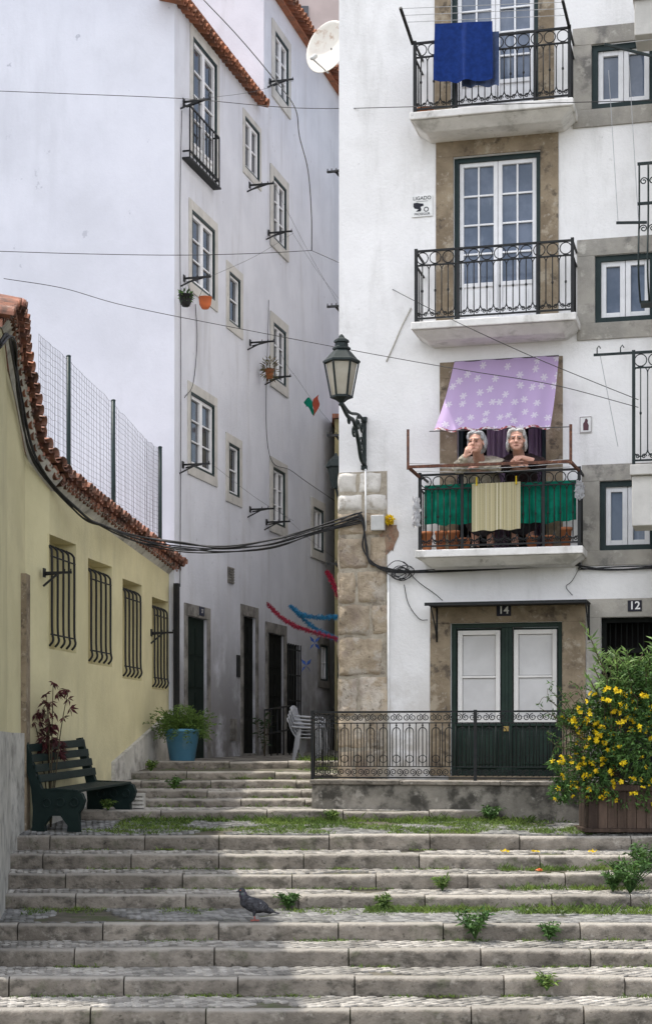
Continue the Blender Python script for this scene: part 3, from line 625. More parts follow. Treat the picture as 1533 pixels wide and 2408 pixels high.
def adoor(h,r,lab=None,mt=None):
    u0,u1,z0,z1=r;m=MB();e=-.1;m.wbox(AW,u0+.001,u1-.001,z0,z1-.001,e,e+.05)
    for i in range(4):
        a=z0+.12+(z1-z0-.2)*i/4;b=a+(z1-z0-.2)/4-.08
        for k in range(2):
            x=u0+.07+(u1-u0-.08)*k/2;m.wbox(AW,x,x+(u1-u0)/2-.09,a,b,e+.05,e+.065)
    d=build(m,'door',mt or mDoorB,h,label=lab);s=MB();l=.13
    s.wbox(AW,u0-l,u1+l,z1,z1+.18,-.01,.02);s.wbox(AW,u0-l,u0,z0-.1,z1,-.01,.02);s.wbox(AW,u1,u1+l,z0-.1,z1,-.01,.02);s.wbox(AW,u0,u1,z0-.1,z0,-.1,.05)
    build(s,'surround',mStoneD,d,bev=.006)
adoor(h1,D37,None,mDoorA);adoor(h1,D39)
ua,zt=AW.uz(447,248,.11);ub=AW.uz(516,0,.11)[0];zb=AW.uz(444,367,.11)[1];m=MB();m.wbox(AW,ua-.04,ub+.04,zb-.025,zb,0,.13);bl=build(m,'balcony',mIron,h1)
m=MB()
for z in (zt,zb+.1): m.wbox(AW,ua,ub,z-.011,z+.011,.10,.12);m.wbox(AW,ua-.010,ua+.010,z-.011,z+.011,0,.10);m.wbox(AW,ub-.010,ub+.010,z-.011,z+.011,0,.10)
n=9
for i in range(n+1): u=ua+(ub-ua)*i/n;m.tube([AW.p(u,zb,.11),AW.p(u,zt,.11)],.012 if i in (0,n) else .009,6)
build(m,'railing',mIron,bl)
m=MB();v=ar(535,548,1332,1370);m.wbox(AW,*v,.0,.02)
for i in range(6): z=v[2]+(v[3]-v[2])*(i+.5)/6;m.wbox(AW,v[0]+.02,v[1]-.02,z-.012,z+.012,.02,.035)
build(m,'vent',mStoneD,h1)
for v,mt in ((ar(541,555,1690,1742),mStoneD),(ar(556,563,1540,1592),mIron)):
    m=MB();m.wbox(AW,*v,0,.02);m.wbox(AW,v[0]+.03,v[1]-.03,v[2]+.03,v[3]-.03,.02,.028);build(m,'meter_door',mt,h1)
m=MB();m.wbox(AW,-.10,-.02,-.3,AW.uz(418,1375)[1],.02,.09);build(m,'drainpipe',mIron,h1)
uE2=AW.uz(797,0)[0]
h2=thing('white_house','white alley house standing behind the lower tiled eave','house',AW.p(uh+2.5,-.3,-2))
C1=ar(646,677,72,212);C2=ar(642,672,412,560);C3=ar(642,671,757,890);C4=ar(641,669,1097,1230);D4=ar(736,759,1190,1292);E1=ar(630,668,1487,1785);E2=ar(675,706,1512,1780);E3=ar(752,769,1515,1600)
w=MB();wall_open(w,AW,uh+.003,uE2+.5,-.7,13.0,[C1,C2,C3,C4,D4,E1,E2,E3],.1,-.012)
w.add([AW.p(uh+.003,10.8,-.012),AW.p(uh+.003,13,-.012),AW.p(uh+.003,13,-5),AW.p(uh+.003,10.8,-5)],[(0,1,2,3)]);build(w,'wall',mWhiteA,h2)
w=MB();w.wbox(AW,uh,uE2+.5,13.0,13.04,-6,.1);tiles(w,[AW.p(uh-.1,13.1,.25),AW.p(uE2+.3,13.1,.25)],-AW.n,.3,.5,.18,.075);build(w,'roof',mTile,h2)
for r in (C1,C2,C3,C4): window(h2,AW,r,.06,.035,.04,3,0,0,sur=(.16,.16,.16,.16),sm=mStoneA,**sw_)
window(h2,AW,D4,.06,.035,.04,2,0,0,sur=(.16,.16,.16,.16),sm=mStoneA,**sw_)
window(h2,AW,E3,.06,.035,.03,2,0,0,sur=(.14,.14,.14,.14),sm=mStoneD,**sw_)
adoor(h2,E1)
u0,u1,z0,z1=E2;m=MB();m.wbox(AW,u0,u1,z0,z1,-.1,-.07);gd=build(m,'door',mDoorB,h2);m=MB()
for i in range(6): u=u0+.04+(u1-u0-.08)*i/5;m.tube([AW.p(u,z0,.02),AW.p(u,z1,.02)],.012,5)
for k in range(5): z=z0+.1+(z1-z0-.2)*k/4;m.wbox(AW,u0,u1,z-.012,z+.012,.0,.02)
build(m,'grille',mIron,gd)
m=MB();u0,u1=D39[0]-.25,D39[1]+.5;zz=-.2
for z in (zz+.85,zz+.45): m.tube([AW.p(u0,z-.1,.45),AW.p(u1,z,.45)],.016,6)
for k in range(5): u=u0+(u1-u0)*k/4;m.tube([AW.p(u,zz,.45),AW.p(u,zz+.75+.1*k/4,.45)],.014,6)
build(m,'handrail',mIron,label='short dark iron handrail beside an alley doorway',cat='handrail')
wl=P(790,1115,23.5);lt=thing('wall_lantern','second wall lantern half hidden further along the alley','street lamp',wl-Z*.2)
m=MB();m.lathe([(.06,-.2),(.12,.08),(.15,.1),(.1,.2),(.03,.26),(.01,.3)],wl,6,smooth=False);build(m,'lantern',mLampG,lt);m=MB();m.tube(smooth([wl-Z*.2,wl+V(.1,.1,-.4),wl+V(.5,.1,-.35)],6),.02,6);build(m,'bracket',mLampG,lt)
yf=thing('yellow_house','narrow yellow house glimpsed at the far end of the alley','house',P(800,1760,32.2))
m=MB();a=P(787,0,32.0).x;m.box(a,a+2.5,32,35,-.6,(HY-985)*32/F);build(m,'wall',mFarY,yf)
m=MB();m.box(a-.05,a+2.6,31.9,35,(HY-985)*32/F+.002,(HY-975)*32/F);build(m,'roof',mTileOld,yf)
m=MB();m.box(a+.05,a+.5,31.96,31.99,.2,2.0);build(m,'door',mDoorB,yf)
fh=thing('plaster_house','dull pink plaster house rising behind the alley roofs','house',P(780,1700,38));m=MB();m.box(-3,4.5,38,42,-.6,18.5);build(m,'wall',mPinkPl,fh)
m=MB();m.box(-3.1,4.6,37.8,42,18.5,18.7);build(m,'roof',mTileOld,fh)
m=MB();m.box(-1.2,-.4,37.96,37.99,15.5,16.9);build(m,'window',mGlassD,fh)
# ------------------------------------------------------------ yellow house
yh=thing('yellow_house','single storey yellow house with barred windows and curved tiled eave','house',V(-4.2,19,-1))
EZ=[(14.0,3.62),(14.8,3.90),(15.5,4.10),(16.2,4.24),(16.8,4.20),(17.3,4.02),(17.8,3.70),(18.2,3.34),(18.6,3.06),(24.2,2.62)]
def ez(d):
    for (a,b),(c,e) in zip(EZ,EZ[1:]):
        if d<=c: t=(d-a)/(c-a);return b+(e-b)*max(t,0)
    return EZ[-1][1]
def ypt(d):
    pl=[(YP[0][0]+.128*1.2,14.0)]+YP
    for a,b in zip(pl,pl[1:]):
        if d<=b[1]: t=(d-a[1])/(b[1]-a[1]);return a[0]+(b[0]-a[0])*t
    return pl[-1][0]
rY=[rect(YW,115,180,1255,1525),rect(YW,208,264,1312,1560),rect(YW,289,334,1360,1595),rect(YW,358,396,1403,1620)]
m=MB();uL=YW.L;YD=.26
zt0,zt1=ez(18.6)-.14,ez(24.2)-.14
ops=[(r[0],r[1],r[2],min(r[3],zt0+(zt1-zt0)*r[1]/uL-.12)) for r in rY];zmin=zt1-.02
wall_open(m,YW,0,uL,-2.6,zmin,ops,YD);m.add([YW.p(0,zmin),YW.p(uL,zmin),YW.p(uL,zt1),YW.p(0,zt0)],[(0,1,2,3)])
for r in ops: m.add([YW.p(r[0],r[2],-YD),YW.p(r[1],r[2],-YD),YW.p(r[1],r[3],-YD),YW.p(r[0],r[3],-YD)],[(0,1,2,3)])
m.add([YW.p(uL,-2.6),YW.p(uL,zt1),YW.p(uL,zt1,-3),YW.p(uL,-2.6,-3)],[(0,1,2,3)])
ds=[14.0+.2*i for i in range(24)]+[18.6]
for a,b in zip(ds,ds[1:]):
    m.add([V(ypt(a),a,-2.7),V(ypt(b),b,-2.7),V(ypt(b),b,ez(b)-.14),V(ypt(a),a,ez(a)-.14)],[(0,1,2,3)])
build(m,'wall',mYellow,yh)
m=MB();NE=[]
for d in (14.0,14.8,15.6,16.2,16.8,17.3,17.65,17.95,18.25,18.6): NE.append(V(ypt(d)+.24,d-.03,ez(d)))
NE2=NE+[YW.p(.3,ez(18.9),.22),YW.p(uL*.5,(ez(18.6)+ez(24.2))/2,.22),YW.p(uL+.1,ez(24.2),.22)]
tiles(m,NE2,-YW.n,.22,.35,.15,.066,.016)
lo=[p+V(-.09,.03,-.09) for p in NE2];tiles(m,lo,-YW.n,.1,.2,.15,.062,.008)
pts=smooth(NE2,8)
for a,b in zip(pts,pts[1:]):
    k=V(-.2,.05,-.05);e=V(-1.6,.3,.12);m.add([a+k,b+k,b+e,a+e],[(0,1,2,3)])
build(m,'roof',mTileOld,yh)
m=MB()
for a,b in zip(pts,pts[1:]):
    k=V(-.23,.05,-.2);e=V(-.10,.02,-.06);m.add([a+k,b+k,b+e,a+e],[(0,1,2,3)])
build(m,'cornice',mSkirt,yh)
for r in ops:
    u0,u1,z0,z1=r;m=MB();m.wbox(YW,u0+.25*(u1-u0),u1-.04,z0+.03,z1-.05,-YD+.002,-YD+.01)
    w=build(m,'window',mFarY,yh);m=MB();n=5
    for i in range(n):
        u=u0+.03+(u1-u0-.2)*i/(n-1)
        m.tube(smooth([YW.p(u,z1-.10,-.07),YW.p(u,z1-.15,.01),YW.p(u,z1-.28,.03),YW.p(u,z0+.25,.03),YW.p(u,z0+.1,.045),YW.p(u,z0+.03,.0)],4),.0135,6)
    for z in (z1-.25,z0+.16): m.tube([YW.p(u0+.0,z,.03),YW.p(u1-.14,z,.03)],.010,5)
    build(m,'window_bars',mIron,w)
m=MB();ua=YW.uz(268,1800,.03)[0]
z0a=YW.uz(270,1792,.03)[1];z1a=YW.uz(405,1665,.03)[1]
m.hexa([YW.p(ua,-1.2,0),YW.p(uL,-1.2,0),YW.p(uL,-1.2,.05),YW.p(ua,-1.2,.05),YW.p(ua,z0a,0),YW.p(uL,z1a,0),YW.p(uL,z1a,.05),YW.p(ua,z0a,.05)])
m.wbox(YW,0,ua-.002,-1.2,-.55,0,.03)
for a,b in zip(ds[:-1],ds[1:]):
    if b<18.3: m.hexa([V(ypt(a),a,-2.7),V(ypt(b),b,-2.7),V(ypt(b)+.04,b,-2.7),V(ypt(a)+.04,a,-2.7),V(ypt(a),a,.12),V(ypt(b),b,.12),V(ypt(b)+.04,b,.12),V(ypt(a)+.04,a,.12)])
build(m,'skirting',mSkirt,yh)
m=MB();d0,d1=17.95,18.18;m.hexa([V(ypt(d0)-.1,d0,-.95),V(ypt(d1)-.1,d1,-.95),V(ypt(d1)+.06,d1,-.95),V(ypt(d0)+.06,d0,-.95),V(ypt(d0)-.1,d0,1.85),V(ypt(d1)-.1,d1,1.85),V(ypt(d1)+.06,d1,1.85),V(ypt(d0)+.06,d0,1.85)]);build(m,'door',mStoneB,yh)
fp=[(92,19.3,778),(162,20.3,838),(267,22.0,942),(340,23.2,1022),(377,23.75,1052)]
fe=thing('wire_fence','green wire mesh fence above the yellow house roof','fence',P(250,1200,21.5))
for a,d,y in (fp[1],fp[2],fp[4]):
    m=MB();q=P(a,y,d);m.tube([V(q.x,q.y,2.4),q],.028,8);m.ell(q,(.033,.033,.02),n=8);build(m,'post',mGreenD,fe)
def fl(t):
    x=t*(len(fp)-1);i=min(int(x),len(fp)-2);k=x-i;a=P(fp[i][0],fp[i][2]+8,fp[i][1]);b=P(fp[i+1][0],fp[i+1][2]+8,fp[i+1][1]);return a+(b-a)*k
m=MB();N=72
tp=[fl(i/N)+V(rr(-.004,.004),0,rr(-.012,.012)) for i in range(N+1)]
for i in range(N+1): m.tube([V(tp[i].x+rr(-.02,.02),tp[i].y,2.55),tp[i]],.002,3)
for k in range(28): m.tube([V(p.x+rr(-.006,.006),p.y,2.6+(p.z-2.6)*k/27+rr(-.008,.008)) for p in tp[::2]],.002,3)
build(m,'mesh',mWire,fe)
# ------------------------------------------------------------ neighbour house at right edge
nh=thing('beige_house','neighbouring house at the right edge showing only its balconies','house',RW.p(uE+2,-.4,-2))
ON=1.0;un=RW.uz(1552,0,.45)[0]
m=MB();m.wbox(RW,un,un+5,-1.2,11,-8,.45);build(m,'wall',mStoneA,nh)
def nslab(px,yt,yb):
    u,z1=RW.uz(px,yt,ON);z0=RW.uz(px,yb,ON)[1];m=MB();m.wbox(RW,u,un+3,z0,z1-.12,.46,ON-.06);m.wbox(RW,u-.02,un+3,z1-.118,z1,.46,ON);return build(m,'balcony',mStoneA,nh,bev=.01),u,z1
s,u,z=nslab(1484,1092,1235);zt=RW.uz(1482,828,ON)[1];build(railing(RW,u+.02,u+1.1,z+.03,zt,ON-.05,False),'railing',mLampG,s)
s,u,z=nslab(1490,-30,78);build(railing(RW,u+.02,u+1.1,z+.03,z+.9,ON-.05,False),'railing',mLampG,s)
m=MB();u,zt=RW.uz(1502,385,ON-.1);zb=RW.uz(1512,700,ON-.1)[1]
for i in range(6):
    x=u+.0+i*.1;m.tube(smooth([RW.p(x,zt,.9),RW.p(x,zt-.6,.9),RW.p(x,zt-.95,1.03),RW.p(x,zt-1.3,1.0),RW.p(x,zb,.7)],5),.011,6)
    m.tube(spiral(RW,x+.05,zt-.2,.9,.045,1.4),.007,5);m.tube(spiral(RW,x+.05,zt-.75,.95,.045,1.4,-1),.007,5)
for z in (zt,zt-.45): m.wbox(RW,u-.02,u+1,z-.014,z+.014,.88,.91)
m.wbox(RW,u,u+1,zb-.015,zb+.015,.5,.72)
build(m,'window_guard',mLampG,nh)
def dryer(name,label,pts,hooks,lines=()):
    t=thing(name,label,'clothes dryer',pts[0]);m=MB();m.bar(pts[0],pts[1],.03,.025);build(m,'bar',mLampG,t)
    if hooks:
        m=MB()
        for h in hooks: m.tube([h+V(0,0,.0),h+V(0,0,.06),h+V(.02,0,.09),h+V(.04,0,.06)],.007,5)
        build(m,'hooks',mLampG,t)
    if lines:
        m=MB()
        for a,b in lines: m.tube([a,b],.0035,4)
        build(m,'line',mLineW,t)
dryer('drying_rack','dark drying bar with two hooks beside the lowest right balcony',(RW.at(1395,835,.95),RW.at(1545,826,.95)),[RW.at(1403,832,.95),RW.at(1458,830,.95)],[(RW.at(1410,835,.95),RW.at(1452,1050,.95))])
dryer('drying_rack','short dark drying bar beside the bellied window guard',(RW.at(1448,524,.95),RW.at(1520,523,.95)),[],[(RW.at(1430,165,.95),RW.at(1452,520,.95)),(RW.at(1476,120,.95),RW.at(1500,520,.95))])
dryer('drying_rack','dark drying bar below the topmost right balcony',(RW.at(1420,104,.95),RW.at(1545,135,.95)),[],[(RW.at(1422,106,.95),RW.at(1540,92,.95))])
# ------------------------------------------------------------ street lamp
zp0=RW.uz(857,1105)[1];zp1=RW.uz(857,982)[1];ul=RW.uz(857,1045)[0]
la=thing('street_lamp','dark iron wall lantern on a scrolled bracket at the house corner','street lamp',RW.p(ul,zp0))
OL=1.05;zl0=RW.uz(803,936,OL)[1];uc=RW.uz(803,900,OL)[0];LS=.93
def LP(o,z): return RW.p(ul+(uc-ul)*o/OL,z,o)
m=MB();m.wbox(RW,ul-.025,ul+.025,zp0,zp1,0,.03);m.wbox(RW,ul-.035,ul+.035,zp1-.06,zp1,.0,.045);m.wbox(RW,ul-.035,ul+.035,zp0,zp0+.05,.0,.045)
m.tube(smooth([LP(.03,zp0+.06),LP(.18,zp0+.12),LP(.30,zp0+.30),LP(.5,zp0+.5),LP(.78,zl0-.16),LP(OL,zl0-.07)],6),.024,8)
m.tube(smooth([LP(.03,zp1-.05),LP(.3,zp1-.02),LP(.7,zl0-.10),LP(OL,zl0-.05)],6),.018,8)
def lsp(o,z,r,s,st=0): m.tube([LP(o+s*math.cos(st+9*i/16)*r*(1-.8*i/16),z+math.sin(st+9*i/16)*r*(1-.8*i/16)) for i in range(17)],.014,6)
lsp(.16,zp0+.28,.1,1);lsp(.3,zp1-.13,.09,-1,1);lsp(.5,zl0-.28,.09,1,2);lsp(.13,zp1-.14,.07,1,3);lsp(.72,zl0-.2,.05,-1,1)
build(m,'bracket',mLampG,la)
lc=LP(OL,zl0);m=MB()
sc=lambda pr:[(r*LS,z*LS) for r,z in pr]
m.lathe(sc([(.02,-.10),(.04,-.09),(.03,-.06),(.07,-.03),(.10,-.01),(.145,0),(.145,.02),(.13,.03)]),lc,6,smooth=False)
for k in range(6):
    g=2*math.pi*k/6
    ax=Z;a=ax.cross(V(0,1,0)).normalized();b=ax.cross(a);dr=(a*math.cos(g)+b*math.sin(g))*LS;m.bar(lc+dr*.135+Z*.02,lc+dr*.215+Z*.44*LS,.018,.018)
m.lathe(sc([(.20,.43),(.235,.44),(.235,.465),(.20,.49),(.13,.57),(.10,.60),(.115,.61),(.115,.63),(.085,.65),(.08,.69),(.10,.70),(.09,.73),(.04,.76),(.03,.78),(.012,.80)]),lc,6,smooth=False)
build(m,'lantern_frame',mLampG,la)
m=MB();m.lathe(sc([(.122,.03),(.196,.43)]),lc,6,smooth=False,cap=False);build(m,'glass',mLampGl,la)
m=MB();m.ell(lc+Z*.2,(.05,.05,.09));build(m,'bulb',mSign,la)
dc=P(772,112,20.95);dn=V(-.62,-.78,.12).normalized();sd=thing('satellite_dish','cream satellite dish with rust along its top edge','satellite dish',dc)
m=MB();pr=[(.33*k/8,.08*(k/8)**2) for k in range(1,9)];m.lathe([(.004,0)]+pr+[(.337,.076)]+[(r,z-.012) for r,z in reversed(pr)],dc-dn*.05,36,dn);build(m,'reflector',mDish,sd)
m=MB();m.tube([dc-dn*.05,dc-dn*.15+V(.1,.05,0),V(.30,21.05,dc.z-.1)],.02,8);m.tube([V(.30,21.05,dc.z-.45),V(.30,21.05,dc.z+.1)],.022,8);build(m,'mount',mIron,sd)
m=MB();bt=dc-Z*.32;q=dc+dn*.33-Z*.28;m.tube([bt,q],.012,6);m.cap(q,q+(dc-q).normalized()*.08,.025,.03);build(m,'receiver_arm',mGrey,sd)
# ------------------------------------------------------------ signs
def plate(name,label,px0,px1,y0,y1,txts,base,ink,W=RW,o=.02,extra=None,bold=1):
    r=rect(W,px0,px1,y0,y1,o);t=thing(name,label,'sign',W.p((r[0]+r[1])/2,r[2],o));m=MB();m.wbox(W,*r,o,o+.012);build(m,'plate',base,t,bev=.003)
    m=MB();h=r[3]-r[2]
    for s,fz,sz in txts: text(m,s,W,(r[0]+r[1])/2,r[2]+h*fz,o+.0145,h*sz,bold)
    if extra: extra(m,r,W,o+.0145)
    build(m,'lettering',ink,t);return t
plate('house_number','small dark plate reading 14 above the double door',1167,1201,1423,1449,[('14',.5,.95)],mInk,mSign,RW,.022)
plate('house_number','small dark plate reading 12 above the right doorway',1475,1508,1412,1438,[('12',.5,1.0)],mInk,mSign,RW,.022)
plate('house_number','tiny blue plate reading 37 above the alley door',469,480,1426,1447,[('37',.5,.6)],mNavy,mSign,AW,.022)
def alarm(m,r,W,o):
    a,b,c,d=r;w=b-a;h=d-c
    m.add([W.p(a+w*.22,c+h*.71,o),W.p(b-w*.22,c+h*.71,o),W.p(b-w*.22,c+h*.725,o),W.p(a+w*.22,c+h*.725,o)],[(0,1,2,3)])
    cx,cz=a+w*.38,c+h*.46
    m.add([W.p(cx+x*w*1.1,cz+z*h*1.05,o) for x,z in ((-.26,.18),(-.1,.2),(.02,.16),(.16,.14),(.18,.05),(.04,.0),(.08,-.12),(.04,-.2),(-.16,-.2),(-.04,-.1),(-.22,-.06),(-.27,.04))],[tuple(range(12))])
    for k in range(10):
        g=2*math.pi*k/10;q=lambda rr_,gg:W.p(a+w*.70+math.cos(gg)*rr_*w,c+h*.33+math.sin(gg)*rr_*w,o)
        m.add([q(.08,g),q(.12,g),q(.12,g+.63),q(.08,g+.63)],[(0,1,2,3)])
plate('alarm_sign','square white security sign reading LIGADO on the white facade',968,1017,462,512,[('LIGADO',.86,.235),('PROSEGUR',.12,.15)],mSign,mInk,RW,.004,alarm,.3)
def saint(m,r,W,o):
    a,b,c,d=r;w=b-a;h=d-c
    m.add([W.p(a+w*x,c+h*z,o) for x,z in ((.3,.15),(.72,.15),(.75,.45),(.65,.6),(.68,.75),(.58,.86),(.46,.84),(.42,.7),(.28,.55))],[tuple(range(9))])
    for x0,x1,z0,z1 in ((.04,.96,.03,.06),(.04,.96,.94,.97),(.04,.07,.06,.94),(.93,.96,.06,.94)): m.add([W.p(a+w*x0,c+h*z0,o),W.p(a+w*x1,c+h*z0,o),W.p(a+w*x1,c+h*z1,o),W.p(a+w*x0,c+h*z1,o)],[(0,1,2,3)])
t=plate('tile_picture','small white glazed tile with a dark figure on the facade',1362,1391,980,1019,[],mSign,M('tile_paint',(.10,.04,.05),None,9,.4),RW,.004,saint);t['category']='tile'
# ------------------------------------------------------------ laundry and balcony items
m=MB();t0=RW.at(1068,851,.03);t1=RW.at(1313,836,.03);b0=RW.at(1019,1014,.62);b1=RW.at(1292,1006,.62)
def awn(i,j):
    a=b0+(b1-b0)*i;b=t0+(t1-t0)*i;q=a+(b-a)*j
    return q+RW.n*(.028*math.sin(i*24+.6*math.sin(i*9))*(1-j*.6)-.05*math.sin(math.pi*j))+Z*(-.03*math.sin(math.pi*j)+.016*math.sin(i*31)*(1-j))
m.grid(awn,90,24);build(m,'cloth_awning',mStar,label='lilac cloth awning patterned with white stars over the lower balcony',cat='awning')
m=MB();m.tube([b0-RW.u*.05,b1+RW.u*.25],.006,5);m.tube([t0,t1],.006,5);build(m,'awning_cord',mWire,label='thin cords holding the lilac awning',cat='cord')
df=thing('laundry_rack','rusty angle iron drying frame in front of the lower balcony','clothes dryer',RW.at(1150,1100,.8))
for a,y0,y1,xb,yb in ((959,1010,1098,986,1122),(1341,998,1086,1360,1106)):
    m=MB();m.bar(RW.at(a,y0,.85),RW.at(a,y1+6,.85),.03,.03);m.bar(RW.at(a,y1,.85),RW.at(xb,yb,.5),.03,.03);build(m,'arm',mRust,df)
m=MB();m.bar(RW.at(959,1098,.85),RW.at(1341,1085,.85),.03,.032);build(m,'rail',mRust,df)
m=MB()
for k in range(3): m.tube(smooth([RW.at(962,1090+k*9,.8-.1*k),RW.at(1150,1092+k*9,.8-.1*k),RW.at(1340,1080+k*9,.8-.1*k)],6),.0035,4)
build(m,'line',mLineW,df)
df=thing('laundry_rack','black iron drying frame above the top balcony railing','clothes dryer',RW.at(1150,60,.7))
for a,y0,xb,yb in ((941,18,970,104),(1322,0,1338,66)):
    m=MB();m.bar(RW.at(a,y0,.95),RW.at(xb,yb,.5),.03,.03);build(m,'arm',mIron,df)
m=MB()
for k,(ya,yb) in enumerate(((20,5),(36,20),(52,36))): m.tube([RW.at(944+k*7,ya,.93-.13*k),RW.at(1324+k*4,yb,.93-.13*k)],.0035,4)
build(m,'line',mLineW,df)
def hang(px0,px1,y0,y1,o,amp,ph,flare=.0,sag=0,fq=1):
    a=RW.at(px0,y0,o);b=RW.at(px1,y0-(px1-px0)*.05,o);h=(a-RW.at(px0,y1,o)).z
    def f(i,j):
        q=a+(b-a)*(i+(i-.5)*flare*(1-j));return q-Z*(h*(1-j)+sag*math.sin(math.pi*i)*(1-j)+.008*math.sin(i*17+ph)*(1-j))+RW.n*(amp*(math.sin(i*11*fq+ph+.8*math.sin(j*2+ph))+.5*math.sin(i*23*fq+2*ph))*(1.1-j))
    m=MB();m.grid(f,70,24);return m
build(hang(1022,1157,56,190,.72,.03,1,.03,.02),'towel',mBlueT,label='bright blue towel hanging over the top balcony railing',cat='towel')
build(hang(1085,1173,78,205,.62,.02,3),'towel',mBlueG,label='dull slate blue towel behind the bright blue towel',cat='towel')
build(hang(1109,1223,1138,1249,.56,.008,1),'striped_rug',mRug,label='yellow striped rug draped over the lower balcony railing',cat='rug')
build(hang(998,1130,1142,1232,.45,.030,2,0,.025,2.2),'green_cloth',mGreenC,label='green cloth behind the railing left of the striped rug',cat='cloth')
build(hang(1205,1354,1136,1228,.45,.030,5,0,.025,2.2),'green_cloth',mGreenC,label='green cloth behind the railing right of the striped rug',cat='cloth')
for px,py,lab in ((1120,1130,'yellow clothes peg at the left corner of the striped rug'),(1213,1127,'yellow clothes peg at the right corner of the striped rug')):
    m=MB();q=RW.at(px,py,.575);m.hexa([q+RW.u*x+RW.n*y+Z*z for z in (-.06,.04) for x,y in ((-.008,-.01),(.008,-.01),(.008,.01),(-.008,.01))]);build(m,'clothes_peg',mYel,label=lab,cat='clothes peg',bev=.003)
def bag(px,py,o,w,h,lab,seed):
    m=MB();c=RW.at(px,py,o)
    def f(i,j):
        q=V((i-.5)*w*(.25+.75*j**.2*(1-.6*j*j)+.25*(1-j)),0,(j-.5)*h);nn=noise.noise_vector(V(i*6+seed,j*6,seed))
        return c+RW.u*q.x+Z*q.z+nn*.045+RW.n*.02*math.sin(math.pi*i)
    m.grid(f,14,14,False);build(m,'plastic_bag',mBag,label=lab,cat='plastic bag')
bag(979,1205,.52,.12,.34,'crumpled white plastic bag at the left end of the lower balcony',3);bag(1362,1152,.55,.10,.2,'small crumpled clear bag at the right end of the lower balcony',8)
def pot(name,c,r,h,mt,lab,grp=None,cat='flower pot'):
    m=MB();m.lathe([(r*.7,0),(r*.95,h*.85),(r*1.05,h*.85),(r*1.05,h),(r*.9,h),(r*.85,h*.9),(.001,h*.88)],c,18);return build(m,name,mt,label=lab,cat=cat,group=grp)
for px in (1004,1036,1066,1092,1250,1288,1330):
    q=RW.p(RW.uz(px,1280,.36)[0],bL[2],.36);pot('flower_pot',q,.07,.24 if px<1070 or px>1300 else .15,mTerra,'terracotta pot standing behind the lower balcony railing','terracotta pots on the lower balcony')
pot('clay_bowl',RW.p(RW.uz(1000,250,.36)[0],bT[2],.36),.1,.1,mTerra,'terracotta bowl on the floor of the top balcony',cat='bowl')
